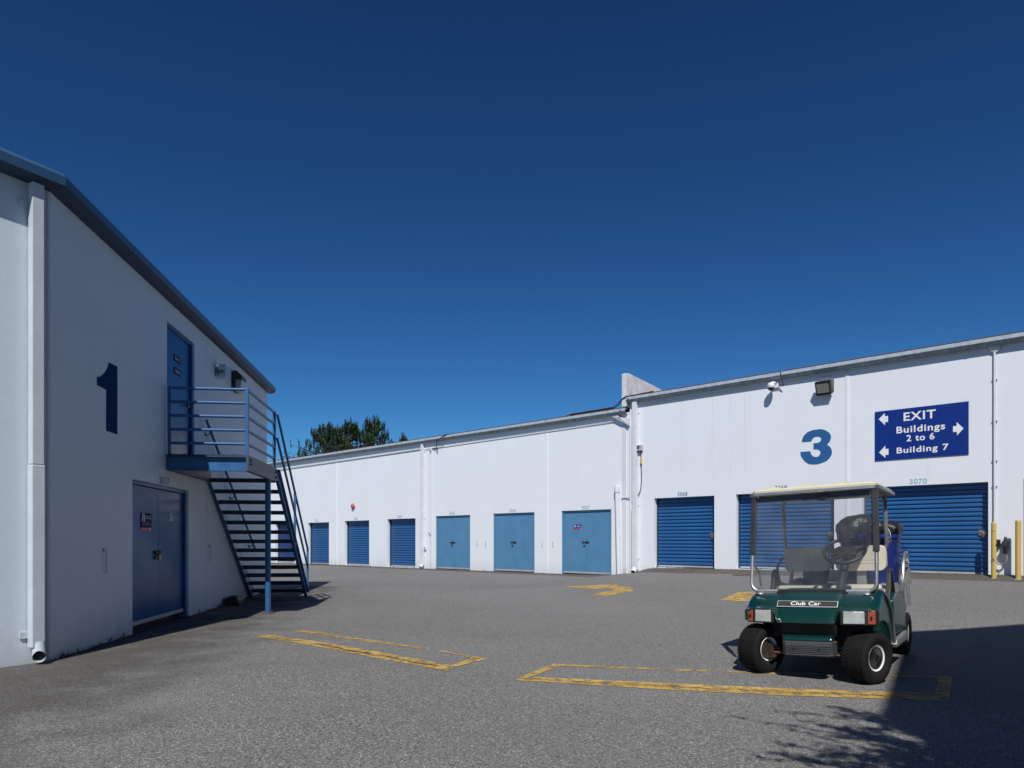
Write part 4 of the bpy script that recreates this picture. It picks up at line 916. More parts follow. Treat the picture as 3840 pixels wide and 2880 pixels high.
# wall handrail
hy = -.085
b = MB(); b.tube([(1.75, hy, 3.32), (5.35, hy, 1.02)], .024, 10); H_ = b.build('handrail', 'stair', ST, smooth=True)
for s_ in (1.95, 3.55, 5.05):
    z = 3.32 + (1.02 - 3.32) * (s_ - 1.75) / 3.6
    b = MB(); b.tube([(s_, -.004, z - .09), (s_, -.05, z - .10), (s_ + .0, hy, z - .06), (s_, hy, z - .02)], .009, 6); b.lathe([(.03, -.012), (.03, -.001)], 12, 'y', (s_, 0, z - .09)); b.build('bracket', 'black', H_, smooth=True)
# column
cb = gp(*k3(1710, 1124)); d = cb - P0; sc, yc = d.dot(X1), d.dot(Y1)
b = MB(); b.lathe([(.047, .015), (.047, ZB)], 24, 'z', (sc, yc, 0)); b.build('column', 'stair', ST, smooth=True)
b = MB(); b.bx(sc - .09, sc + .09, yc - .09, yc + .09, .0, .015); b.build('base_plate', 'rust', ST)
# leaf litter on the landing, along the wall foot
def litter(name, n, fn, s):
    m = MB()
    for _ in range(n):
        c = Vector(fn()); a = random.uniform(0, 6.3); t = random.uniform(-.8, .8); q = Quaternion((0, 0, 1), a) @ Quaternion((1, 0, 0), t); k = random.uniform(.4, 1) * s
        m.add([c + q @ Vector(v) * k for v in ((-1, 0, 0), (0, -.45, 0), (1, 0, .1), (0, .45, .1))], [(0, 1, 2, 3)])
    o = m.build(name, 'litter'); o['kind'] = 'stuff'; o['label'] = 'dry leaf litter and grit'; o['category'] = 'leaf litter'; return o
def on_land():
    s = random.random() ** 1.5 * 1.9 + .03; return P0 + X1 * s - Y1 * (random.uniform(.05, PW - .04)) + Vector((0, 0, ZP + random.uniform(.003, .02)))
o = litter('leaf_litter', 420, on_land, .022); o['label'] = 'dry leaf litter and grit lying on the stair landing'
def along1():
    s = random.uniform(-.1, SE); return P1 + X1 * s - Y1 * abs(random.gauss(0, .055)) + Vector((0, 0, .008 + random.uniform(0, .02)))
o = litter('leaf_litter', 900, along1, .02); o['label'] = 'leaf litter and moss along the foot of the left building'
def along3():
    a = random.uniform(-22, 12.5); o_ = abs(random.gauss(0, .10)) + .01; gw = lerp_tab(WB, a); ga = lerp_tab(GA, a); h = ga + (.004 + (gw - ga) if o_ < .1 else .012 + .8 * (gw - ga))
    return P3 + X3 * a - Y3 * o_ + Vector((0, 0, h + random.uniform(0, .012)))
o = litter('leaf_litter', 1500, along3, .03); o['label'] = 'thin line of grit and dead leaves along the foot of the back wall'
m_ = MB()
for _ in range(70):
    c_ = Vector(along3()) if random.random() < .6 else Vector(along1())
    for k in range(9):
        t = random.uniform(0, 6.3); d_ = Vector((math.cos(t), math.sin(t), 0)) * random.uniform(.02, .06); s_ = Vector((-d_.y, d_.x, 0)) * .12; m_.add([c_ - s_, c_ + s_, c_ + d_ + Vector((0, 0, random.uniform(.03, .09)))], [(0, 1, 2)])
o = m_.build('weeds', 'leaf'); o['kind'] = 'stuff'; o['label'] = 'small green weeds sprouting where the walls meet the asphalt'; o['category'] = 'weeds'
# bait box
p = gp(*k3(1455, 1070)); s = (p - P1).dot(X1)
S = empty('bait_box', P1 + X1 * s - Y1 * .17, RZ1, 'low black plastic bait box on the ground against the left building beside the stairs', 'bait box')
b = MB(); b.prism([(-.13, 0), (-.13, .10), (-.09, .15), (.09, .15), (.12, .11), (.12, 0)], -.22, .22, 'x'); b.build('box_body', 'black', S, bevel=.012)
b = MB(); b.prism([(-.095, .1505), (-.08, .175), (.08, .175), (.095, .1505)], -.17, .17, 'x'); b.build('lid', 'black', S, bevel=.008)
# rusty drain covers
for px, lab in (((1060, 2134), 'small rusty drain cover in the asphalt behind the stairs'), ((2792, 2157.5), 'rusty drain cover in front of door 3069')):
    p = gp(*px); S = MB(); S.lathe([(0, .012), (.30, .012), (.32, .004), (.32, -.02)], 24); o = S.build('drain_cover', 'rust'); o.location = (p.x, p.y, p.z + .0); tag(o, lab, 'drain cover')

# ================================================================== GOLF CART
CO = Vector((2.80, 6.69, 0)); YAW = -.622
CART = empty('golf_cart', CO, YAW, 'dark green golf cart with cream roof and windscreen parked at right', 'golf cart')
ROLL = Matrix.Rotation(-.037, 4, 'Y')
def cm(): return MB(ROLL)
# front shell: stations across x, profile down the nose
cen = [(.10, .800), (.03, .780), (-.08, .750), (-.165, .708), (-.235, .632), (-.285, .585), (-.325, .535), (-.335, .512), (-.325, .500), (-.20, .496)]
sid = [(.10, .785), (.03, .765), (-.08, .735), (-.165, .690), (-.225, .640), (-.262, .634), (-.285, .632), (-.290, .630), (-.285, .626), (-.20, .500)]
sid2 = sid[:5] + [(-.21, .652), (-.20, .650), (-.19, .648), (-.18, .646), (-.16, .645)]
def mixp(A, B, t): return [(a[0] + (b[0] - a[0]) * t, a[1] + (b[1] - a[1]) * t) for a, b in zip(A, B)]
stn = [(0, cen, 0, 0), (.12, cen, 0, 0), (.225, cen, 0, -.001), (.248, cen, .006, -.006), (.262, mixp(cen, sid, .6), .010, -.006), (.28, sid, 0, 0), (.40, sid, -.0, .004), (.50, sid, .008, -.002), (.55, sid, .02, -.014), (.572, sid2, .045, -.03), (.580, sid2, .07, -.05)]
rows = []
for sx in (-1, 1):
    for x, pr, dy, dz in (stn[::-1] if sx < 0 else stn[1:]):
        k_ = [0, .3, .8, 1, 1, .6, .4, .3, .3, 0]
        rows.append([(sx * x + .02, y + dy * k_[i] + abs(x) ** 2 * .06, z + dz * (1 if x < .56 or i > 0 else 1)) for i, (y, z) in enumerate(pr)])
b = cm(); b.loft(rows, closed=False); hood = b.build('front_body', 'green', CART, smooth=True, ang=50, sub=2)
# cowl side panels with wheel arch
sidep = [(.10, .735), (-.05, .69), (-.15, .64), (-.215, .61), (-.215, .512), (-.16, .510), (.02, .508), (.16, .496), (.26, .468), (.34, .425), (.42, .34), (.50, .24), (.66, .225), (.60, .40), (.50, .565), (.34, .66), (.20, .735)]
for sx in (-1, 1):
    b = cm(); x = .02 + sx * .570; b.prism(sidep, x - sx * .03, x, 'x'); b.build('side_panel', 'green_side' if sx > 0 else 'green', CART, bevel=.012, seg=3)
    # aluminium edge trim
    b = cm(); b.tube([(.02 + sx * .50, .105, .80), (.02 + sx * .555, .16, .775), (.02 + sx * .578, .26, .715), (.02 + sx * .578, .50, .578), (.02 + sx * .578, .60, .41), (.02 + sx * .578, .665, .225)], .013, 8); b.build('edge_trim', 'alu_dull', CART, smooth=True)
# inner structure
b = cm(); b.bx(-.53, .57, .0, .18, .50, .72); b.bx(-.20, .24, -.24, .5, .26, .50); b.bx(-.54, .58, .18, .32, .5, .66); b.bx(-.40, .44, -.12, .5, .36, .497); b.build('front_bulkhead', 'dark', CART)
b = cm(); b.prism([(-.30, .498), (-.26, .43), (-.235, .39), (-.20, .39), (-.20, .498)], -.185, .265, 'x'); b.build('lower_valance', 'dark', CART)
b = cm(); b.prism([(-.345, .352), (-.33, .385), (-.29, .398), (-.20, .40), (-.20, .352)], -.165, .245, 'x'); b.build('bumper_cover', 'green', CART, bevel=.014, seg=3)
# bumper: ribbed face
bp_ = [(-.20, .351), (-.355, .351), (-.372, .343)]
z = .318
for i in range(5): bp_ += [(-.374, z), (-.374, z - .008), (-.366, z - .0095), (-.366, z - .0135)]; z -= .016
bp_ += [(-.372, .232), (-.355, .218), (-.20, .218)]
b = cm(); rings = []
for x, kx in ((-.178, .5), (-.168, .86), (-.14, 1), (.22, 1), (.248, .86), (.258, .5)):
    rings.append([(x, -.20 + (y + .20) * (kx if y < -.21 else 1) - 0, .285 + (z_ - .285) * (1 - (1 - kx) * .35)) for y, z_ in bp_])
b.loft(rings); b.build('bumper', 'greyplastic', CART, smooth=True, ang=25)
for x in (-.07, .14):
    b = cm(); b.lathe([(.0, -.378), (.011, -.378), (.012, -.36)], 12, 'y', (x, 0, .287)); b.build('bumper_bolt', 'black', CART)
# headlamp clusters
for sx in (-1, 1):
    x0, x1 = (.300, .598) if sx > 0 else (-.520, -.255)
    wd = x1 - x0; xo, xi = (x1, x0) if sx > 0 else (x0, x1)
    def HX(t): return xi + (xo - xi) * t
    yb_ = lambda t: -.300 + .055 * t * t
    b = cm(); ring = []
    for t in (0, .04, .35, .7, .92, 1): ring.append([(HX(t), yb_(t) + (.0 if 0 < t < 1 else .015), .498), (HX(t), yb_(t) + (.0 if 0 < t < 1 else .015) + .012, .628), (HX(t), -.16, .632), (HX(t), -.16, .496)])
    b.loft(ring); CL = b.build('lamp_bezel', 'black', CART, bevel=.008)
    b = cm(); ring = []
    for t in (.10, .12, .4, .66, .68):
        e = .006 if t in (.10, .68) else -.008; ring.append([(HX(t), yb_(t) + e, .510), (HX(t), yb_(t) + e + .010, .618), (HX(t), yb_(t) + .03, .618), (HX(t), yb_(t) + .03, .510)])
    b.loft(ring); b.build('headlight', 'lamp', CART, bevel=.006)
    b = cm(); ring = []
    for t in (.75, .76, .94, .955):
        e = .006 if t in (.75, .955) else -.007; ring.append([(HX(t), yb_(t) + e, .508), (HX(t), yb_(t) + e + .010, .620), (HX(t), yb_(t) + .03, .620), (HX(t), yb_(t) + .03, .508)])
    b.loft(ring); b.build('indicator', 'amber', CART, bevel=.004)
    b = cm(); b.box((HX(.85), yb_(.85) - .010, .562), (.016, .006, .030)); b.build('indicator_mark', 'black', CART)
# badge on the nose slope
th = math.atan2(.075, .070); rtb = Matrix.Rotation(-(math.pi / 2 - th), 4, 'X')
n_ = Vector((0, -math.sin(th), math.cos(th))); up_ = Vector((0, math.cos(th), math.sin(th))) * 1
cb_ = Vector((.018, -.203, .667)) + n_ * .010
bxf = ROLL @ Matrix((( 1, 0, 0, cb_.x), (0, -n_.y, up_.y, cb_.y), (0, -n_.z, up_.z, cb_.z), (0, 0, 0, 1)))
b = MB(bxf); b.bx(-.260, .260, .000, .006, -.034, .034); BD = b.build('badge', 'signwhite', CART)
b = MB(bxf); b.bx(-.2565, .2565, -.002, .0005, -.0305, .0305); b.build('badge_face', 'badge', BD)
b = MB(bxf); text_mb(b, 'Club Car', -.140, .118, -.020, .024, -.004, .012, spacing=1.05); b.build('lettering', 'signwhite', BD)
b = cm(); b.add([(-.215, -.335, .535), (-.205, -.337, .545), (-.19, -.337, .548), (-.185, -.338, .538), (-.2, -.3375, .538)], [(0, 1, 2, 3, 4)]); b.add([(-.19, -.340, .522), (-.186, -.3405, .530), (-.18, -.3405, .524), (-.184, -.3405, .518)], [(0, 1, 2, 3)]); b.build('paint_chip', 'signwhite', CART)
# windscreen frame
def arc(p, q, r, n=6):
    pass
zb_, zt_ = .775, 1.70; hwx = .545
def WS(x, z): return (x + .005, .02 + (z - zb_) * .195, z)
fr = []
rr = .075
fr.append(WS(-hwx + .0 + .008, zt_)); fr.append(WS(-hwx - .008, 1.3)); fr.append(WS(-hwx - .008, zb_ + rr))
for k in range(1, 6):
    t = k / 6 * math.pi / 2; fr.append(WS(-hwx - .008 + rr * (1 - math.cos(t)), zb_ + rr * (1 - math.sin(t))))
fr.append(WS(-hwx - .008 + rr, zb_)); fr.append(WS(hwx + .008 - rr, zb_))
for k in range(1, 6):
    t = k / 6 * math.pi / 2; fr.append(WS(hwx + .008 - rr * (1 - math.sin(t)), zb_ + rr * (1 - math.cos(t))))
fr.append(WS(hwx + .008, zb_ + rr)); fr.append(WS(hwx + .008, 1.3)); fr.append(WS(hwx - .005, zt_))
b = cm(); b.tube(fr, .0165, 10); b.build('windscreen_frame', 'alu', CART, smooth=True)
for sx in (-1, 1):
    b = cm(); p, q_ = Vector(WS(sx * (hwx + .007), 1.13)), Vector(WS(sx * (hwx + .001), 1.69)); b.loft([[v + Vector(o) for o in ((-.025, -.026, 0), (.025, -.026, 0), (.025, .024, 0), (-.025, .024, 0))] for v in (p, q_)]); b.build('post_sleeve', 'ds_trim', CART, bevel=.005)
    b = cm(); b.lathe([(0, .02), (.02, .018), (.034, .006), (.036, 0)], 16, 'z', (sx * .47 + .01, -.005, .748)); b.build('mount_foot', 'alu_dull', CART, smooth=True)
    b = cm(); b.box((sx * .40 + .01, .02, .762), (.17, .03, .01)); b.build('clamp_strip', 'alu_dull', CART)
    b = cm(); b.tube([WS(sx * (hwx + .008), 1.055), (sx * (hwx - .01) + .005, .22, .95), (sx * (hwx - .02), .28, .76)], .010, 8); b.build('windscreen_stay', 'alu_dull', CART)
b = cm(); p, q_ = Vector(WS(-.295, zb_ + .0)), Vector(WS(.305, zb_ + .0)); b.loft([[v + Vector(o) for o in ((0, -.024, -.021), (0, .02, -.021), (0, .02, .019), (0, -.024, .019))] for v in (p, q_)]); b.build('frame_sleeve', 'ds_trim', CART, bevel=.004)
b = cm(); y_ = lambda z: .024 + (z - zb_) * .195
b.add([(-hwx + .005, y_(zb_), zb_), (hwx + .005, y_(zb_), zb_), (hwx, y_(1.685), 1.685), (-hwx + .01, y_(1.685), 1.685)], [(0, 1, 2, 3)]); b.build('windscreen', 'windscreen', CART)
# canopy
cy0, cy1, cxh, zc0, zc1 = .15, 1.20, .585, 1.712, 1.690
def CZ(y): return zc0 + (y - cy0) / (cy1 - cy0) * (zc1 - zc0)
def rrect(hx, y0, y1, r, n=5):
    pts = []
    for cxx, cyy, a0 in ((hx - r, y0 + r, -90), (hx - r, y1 - r, 0), (-hx + r, y1 - r, 90), (-hx + r, y0 + r, 180)):
        for k in range(n + 1):
            a = R(a0 + 90 * k / n); pts.append((cxx + r * math.cos(a), cyy + r * math.sin(a)))
    return pts
ro = rrect(cxh, cy0, cy1, .07); ri = rrect(cxh - .022, cy0 + .022, cy1 - .022, .055); rj = rrect(cxh - .06, cy0 + .06, cy1 - .06, .05)
b = cm(); b.loft([[(x, y, CZ(y) + h) for x, y in ring] for ring, h in ((ro, -.004), (ro, .022))], cap=False); b.loft([[(x, y, CZ(y) + h) for x, y in ring] for ring, h in ((rj, -.004), (ro, -.0045))], cap=False); b.build('roof_rim', 'alu', CART, smooth=True)
b = cm(); b.loft([[(x, y, CZ(y) + h) for x, y in ring] for ring, h in ((ri, .0225), (ri, .044), (rrect(cxh - .04, cy0 + .04, cy1 - .04, .05), .058), (rj, .062))])
for x in (-.36, -.05, .26):
    b.loft([[(x + a, y, CZ(y) + h) for a, y in ((-.06, cy0 + .08), (.06, cy0 + .08), (.06, cy1 - .1), (-.06, cy1 - .1))] for h in (.061, .076)])
b.build('roof', 'cream', CART, smooth=True, ang=30)
b = cm(); b.loft([[(x, y, CZ(y) + h) for x, y in rrect(cxh - .05, cy0 + .05, cy1 - .05, .04)] for h in (-.001, .010)])
for k in range(6): b.bx(-.5 + k * .2 - .012, -.5 + k * .2 + .012, cy0 + .09, cy1 - .09, 1.684, 1.70)
b.build('roof_lining', 'cream', CART)
b = cm(); b.box((.02, cy0 - .004, CZ(cy0) + .009), (.16, .006, .030)); b.build('rim_joint', 'alu_dull', CART)
for x in (-.03, -.005, .04, .065):
    b = cm(); b.lathe([(0, -.012), (.006, -.011), (.007, -.004)], 8, 'y', (x, cy0, CZ(cy0) + .009)); b.build('rim_screw', 'steel', CART)
b = cm(); b.bx(-.50, .50, .205, .225, 1.64, 1.70); b.build('header_bar', 'greyplastic', CART)
b = cm(); b.lathe([(0, .19), (.045, .19), (.05, .20)], 20, 'y', (0, 0, 0)); 
mm = MB(ROLL @ Matrix.Translation((.096, .0, 1.655)) @ Matrix.Diagonal((1, 1, .5, 1))); mm.lathe([(0, .185), (.055, .187), (.06, .20), (.055, .204)], 20, 'y'); mm.build('mirror', 'black', CART, smooth=True)
# rear canopy posts
for sx in (-1, 1):
    b = cm(); x = sx * .50; b.tube([(x * .96, 1.04, 1.69), (x, 1.05, 1.62), (x, 1.08, 1.35), (x, 1.105, 1.20), (x * .97, 1.12, 1.14), (x * .86, 1.13, 1.09)], .019, 10); b.build('roof_post', 'alu_dull', CART, smooth=True)
    b = cm(); b.tube([(sx * .50, 1.17, 1.69), (sx * .505, 1.14, 1.30)], .007, 6); b.build('roof_stay', 'alu', CART)
    if sx < 0:
      b = cm(); b.tube([(sx * .44, 1.13, 1.08), (sx * .54, 1.10, 1.07), (sx * .575, 1.04, .98), (sx * .575, 1.02, .88), (sx * .555, 1.06, .80), (sx * .48, 1.16, .765)], .016, 8); b.build('seat_hoop', 'alu_dull', CART, smooth=True)
    # hip restraint, an upright black loop
    x = sx * .548
    b = cm(); b.prism([(.66, .66), (.69, .66), (.83, .78), (.98, .93) if False else (.80, .90), (.845, .925), (.885, .90), (1.02, .68), (1.06, .68), (.93, .92), (.88, .955), (.82, .955), (.77, .91)], x - .02, x + .02, 'x'); b.build('hip_restraint', 'ds_trim', CART, bevel=.006)
# seats
def cushion(mb, x0, x1, y0, y1, z0, z1, r=.05):
    rings = []
    for y, k in ((y0, .75), (y0 + .012, .93), (y0 + .035, 1), (y1 - .02, 1), (y1, .93)):
        cx_, cz_ = (x0 + x1) / 2, (z0 + z1) / 2; hx, hz = (x1 - x0) / 2, (z1 - z0) / 2; ring = []
        for sx, sz, a0 in ((1, -1, -90), (1, 1, 0), (-1, 1, 90), (-1, -1, 180)):
            for q in range(5):
                a = R(a0 + 90 * q / 4); ring.append((cx_ + sx * (hx - r) + r * math.cos(a), cz_ + sz * (hz - r) + r * math.sin(a)))
        s_ = 1 - (1 - k) * .12
        rings.append([(cx_ + (p[0] - cx_) * s_, y, cz_ + (p[1] - cz_) * s_) for p in ring])
    mb.loft(rings); return mb
for x0, x1 in ((-.51, -.055), (.01, .492)):
    b = cm(); cushion(b, x0, x1, 1.07, 1.155, .925, 1.185, .055); bk = b.build('seat_back', 'vinyl', CART, smooth=True, ang=50)
    b = cm(); b.tube([(x0 + .06, 1.069, 1.04), (x1 - .06, 1.069, 1.04)], .003, 5); b.tube([(x0 + .06, 1.069, 1.005), (x1 - .06, 1.069, 1.005)], .003, 5); b.build('seam', 'cream', bk)
    xm = (x0 + x1) / 2; b = cm(); b.bx(xm - .045, xm + .045, 1.11, 1.15, .72, .93); b.build('seat_support', 'greyplastic' if x0 < 0 else 'alu_dull', CART)
    b = cm(); b.loft([[(x0 + .01, .74, z), (x1 - .01, .74, z), (x1 - .01, 1.10, z + .0), (x0 + .01, 1.10, z)] for z in (.69, .788)]); b.build('seat_cushion', 'vinyl', CART, bevel=.02, seg=3)
b = cm(); b.bx(.36, .545, .70, .86, .66, .762); b.build('taped_seat_corner', 'duct', CART, bevel=.03, seg=3)
# steering wheel and column
sc_ = Vector((.238, .37, 1.140)); ax = Vector((0, -.62, .78)).normalized() * 1
ex = Vector((1, 0, 0)); ey = ax.cross(ex).normalized()
b = cm(); n1_, n2_ = 40, 8; vs = []; fs = []
for i in range(n1_):
    t = 2 * math.pi * i / n1_; c_ = sc_ + (ex * math.cos(t) + ey * math.sin(t)) * .182; rd = (ex * math.cos(t) + ey * math.sin(t))
    for j in range(n2_):
        u = 2 * math.pi * j / n2_; vs.append(c_ + (rd * math.cos(u) + ax * math.sin(u)) * .017)
for i in range(n1_):
    for j in range(n2_): fs.append((i * n2_ + j, i * n2_ + (j + 1) % n2_, ((i + 1) % n1_) * n2_ + (j + 1) % n2_, ((i + 1) % n1_) * n2_ + j))
b.add(vs, fs); SW = b.build('steering_wheel', 'black', CART, smooth=True)
b = cm()
for t0 in (R(10), R(170), R(235), R(305)):
    rd = ex * math.cos(t0) + ey * math.sin(t0); b.tube([sc_ - ax * .03, sc_ + rd * .09 - ax * .02, sc_ + rd * .17], [.03, .022, .016], 6)
b.build('spoke', 'black', SW, smooth=True)
xfh = ROLL @ Matrix.Translation(sc_ - ax * .025) @ Matrix(((ex.x, ey.x, ax.x, 0), (ex.y, ey.y, ax.y, 0), (ex.z, ey.z, ax.z, 0), (0, 0, 0, 1)))
b = MB(xfh); b.prism([(-.10, -.05), (.10, -.05), (.11, .03), (.06, .075), (-.06, .075), (-.11, .03)], -.03, .03, 'z'); b.build('hub', 'black', SW, bevel=.012)
b = cm(); b.tube([sc_ - ax * .03, sc_ - ax * .10, Vector((.225, .14, .76))], [.036, .040, .036], 12); b.build('steering_column', 'ds_trim', CART, smooth=True)
# dashboard, floor, sills
b = cm(); b.prism([(.10, .765), (.20, .765), (.34, .72), (.36, .66), (.30, .60), (.10, .60)], -.50, .54, 'x'); b.build('dashboard', 'black', CART, bevel=.01)
b = cm(); b.bx(-.52, .56, .45, 1.35, .235, .262); b.build('floor', 'black', CART)
for sx in (-1, 1):
    x = .02 + sx * .575
    b = cm(); b.prism([(.655, .205), (.64, .235), (.66, .275), (1.40, .290), (1.44, .205)], x - .02, x + .02, 'x')
    for k in range(3): b.bx(x + sx * .0205, x + sx * .026, .68, 1.40, .220 + k * .02, .228 + k * .02)
    b.build('sill', 'alu_dull', CART, bevel=.003)
# rear body
rp = [(.765, .30), (.760, .645), (.80, .665), (1.02, .715), (1.30, .70), (1.45, .64), (1.60, .60), (1.66, .55), (1.67, .50), (1.62, .46), (1.56, .40), (1.52, .30)]
rp2 = [(1.50, .62), (2.12, .60), (2.2, .56), (2.2, .46), (2.12, .45), (2.06, .51), (1.93, .535), (1.78, .51), (1.68, .44), (1.64, .34), (1.50, .34)]
for sx in (-1, 1):
    b = cm(); x = .015 + sx * .46; b.prism(rp2, x - sx * .05, x + sx * .02, 'x'); b.build('inner_fender', 'green', CART, bevel=.015)
    b = cm(); x = .015 + sx * .555; b.prism(rp, x - sx * .05, x + sx * .012, 'x'); b.build('rear_fender', 'green_side' if sx > 0 else 'green', CART, bevel=.018, seg=3)
b = cm(); b.bx(-.50, .53, .775, .80, .28, .685); b.bx(-.50, .53, .80, 2.0, .50, .68); b.build('seat_base', 'green', CART)
b = cm(); b.bx(-.46, .50, .85, 2.1, .25, .499); b.build('underframe', 'dark', CART)
b = cm(); b.bx(-.54, .56, 1.28, 2.30, .735, .765); b.bx(-.54, .56, 1.26, 1.285, .70, .79); b.build('cargo_deck', 'alu_dull', CART, bevel=.003)
b = cm(); b.bx(-.54, .56, 2.28, 2.31, .765, .90); b.build('tailboard', 'alu_dull', CART)
for sx in (-1, 1):
    x = .01 + sx * .565
    b = cm(); b.tube([(x, 1.26, .70), (x, 1.40, .745), (x, 1.52, .83), (x, 1.56, .93), (x, 1.62, 1.01), (x, 1.72, 1.075), (x, 1.86, 1.095), (x, 1.90, 1.08)], .020, 8); b.build('side_hoop', 'alu', CART, smooth=True)
    b = cm(); b.bx(x - .016, x + .016, 1.885, 1.92, .52, 1.10); b.bx(x - .014, x + .014, 1.60, 1.885, .935, .965); b.build('side_frame', 'alu_dull', CART, bevel=.003)
    b = cm(); b.prism([(1.46, .79), (1.49, .86), (1.56, .88), (1.62, .60), (1.60, .56), (1.52, .62)], x - .012, x + .006, 'x'); b.build('side_plate', 'alu_dull', CART)
x = .575
b = cm()
for k in range(9): t = k / 8; b.lathe([(0, -.012), (.013, 0), (0, .012)], 6, 'z', (x + .01 + random.uniform(-.01, .01), 1.84 + t * .10, 1.0 + random.uniform(-.015, .02)))
b.build('rope_knot', 'rope', CART)
# clip and lanyard on the right rear post
b = cm(); b.tube([(.51, 1.12, 1.35), (.53, 1.11, 1.31), (.535, 1.10, 1.27), (.52, 1.10, 1.25), (.51, 1.11, 1.27), (.515, 1.12, 1.31)], .006, 6); b.tube([(.53, 1.11, 1.27), (.54, 1.11, 1.23), (.525, 1.11, 1.21), (.515, 1.11, 1.23), (.52, 1.11, 1.27)], .005, 6); b.build('carabiner', 'steel', CART, smooth=True)
b = cm(); b.tube([(.53, 1.12, 1.24), (.60, 1.16, 1.16), (.65, 1.2, 1.12), (.66, 1.22, 1.12), (.62, 1.18, 1.19), (.54, 1.13, 1.26)], .003, 5); b.build('lanyard', 'black', CART)
# wheels
def wheel(x, y, sx, steer, capped, lab=None):
    rot = Matrix.Rotation(steer, 4, 'Z'); T = Matrix.Translation((x, y, .2275 + gz(*(CO + Matrix.Rotation(YAW, 3, 'Z') @ Vector((x, y, 0)))[:2]))) @ rot @ Matrix.Diagonal((sx, 1, 1, 1))
    hw = .104; tp = [(.112, -.085), (.135, -.102), (.165, -.112), (.195, -.110), (.214, -.098), (.222, -.075), (.2245, -.03), (.2245, .03), (.222, .075), (.214, .098), (.195, .110), (.165, .112), (.135, .102), (.112, .085), (.105, .08), (.104, -.08)]
    b = MB(T); b.lathe(tp, 56, 'x', close=True)
    # tread lugs, slanted blocks in a herringbone
    nl = 44
    for k in range(nl):
        for j, xx in enumerate((-.078, -.047, -.016, .016, .047, .078)):
            t = 2 * math.pi * (k + (.5 if j % 2 else 0)) / nl; rr_ = .2255 if abs(xx) < .06 else .2225
            c_ = Vector((xx, math.cos(t) * rr_, math.sin(t) * rr_)); rx = Matrix.Rotation(t - math.pi / 2, 3, 'X'); rz = Matrix.Rotation(R(38) * (1 if j % 2 else -1), 3, 'Z')
            b.box(c_, (.034, .0145, .0065), rx @ rz)
    tag_ = b.build('wheel', 'rubber', CART, smooth=True, ang=35)
    b = MB(T); b.lathe([(.1045, .083), (.114, .089), (.116, .084), (.1045, .078), (.098, .05), (.098, -.05), (.104, -.080), (.114, -.088), (.111, -.092), (.1, -.082), (.092, -.05), (.092, .05), (.098, .08)], 40, 'x', close=True); b.build('rim', 'rimwhite' if capped else 'rim', tag_, smooth=True)
    if capped:
        b = MB(T); b.lathe([(.098, .082), (.094, .070), (.05, .058), (.03, .066), (.026, .088), (0, .09)], 32, 'x'); b.build('hub_cap', 'black', tag_, smooth=True)
        b = MB(T)
        for k in range(22):
            t = 2 * math.pi * k / 22; rx = Matrix.Rotation(t, 3, 'X'); b.box(rx @ Vector((.074, .062, 0)), (.022, .064, .0035), rx @ Matrix.Rotation(R(14), 3, 'Z'))
        b.build('hub_cap_vane', 'greyplastic', tag_)
    else:
        b = MB(T); b.lathe([(.0, .02), (.09, .02), (.091, .03), (.0, .03)], 24, 'x'); b.build('wheel_disc', 'rust', tag_)
    b = MB(T); b.lathe([(0, -.01), (.07, -.01), (.078, -.05), (.076, -.07), (0, -.072)], 24, 'x'); b.box((-.09, .0, -.01), (.07, .05, .12)); b.box((-.10, .03, -.05), (.10, .12, .022), Matrix.Rotation(R(25), 3, 'X')); b.tube([(-.08, .05, .02), (-.18, .06, .01)], .012, 8); b.build('brake_hub', 'rust_dark', tag_)
wheel(.475, -.12, 1, R(-24), True); wheel(-.44, -.12, -1, R(-24), True)
wheel(.45, 1.93, 1, 0, True); wheel(-.42, 1.93, -1, 0, True)
b = cm(); b.tube([(-.36, -.08, .24), (.40, -.08, .24)], .022, 8); b.tube([(-.40, 1.84, .23), (.42, 1.84, .23)], .035, 8); b.build('axle', 'dark', CART)
b = cm(); b.tube([(-.30, -.16, .215), (.36, -.16, .215)], .010, 8); b.bx(.18, .235, -.23, -.2, .196, .206); b.build('tie_rod', 'rust', CART)

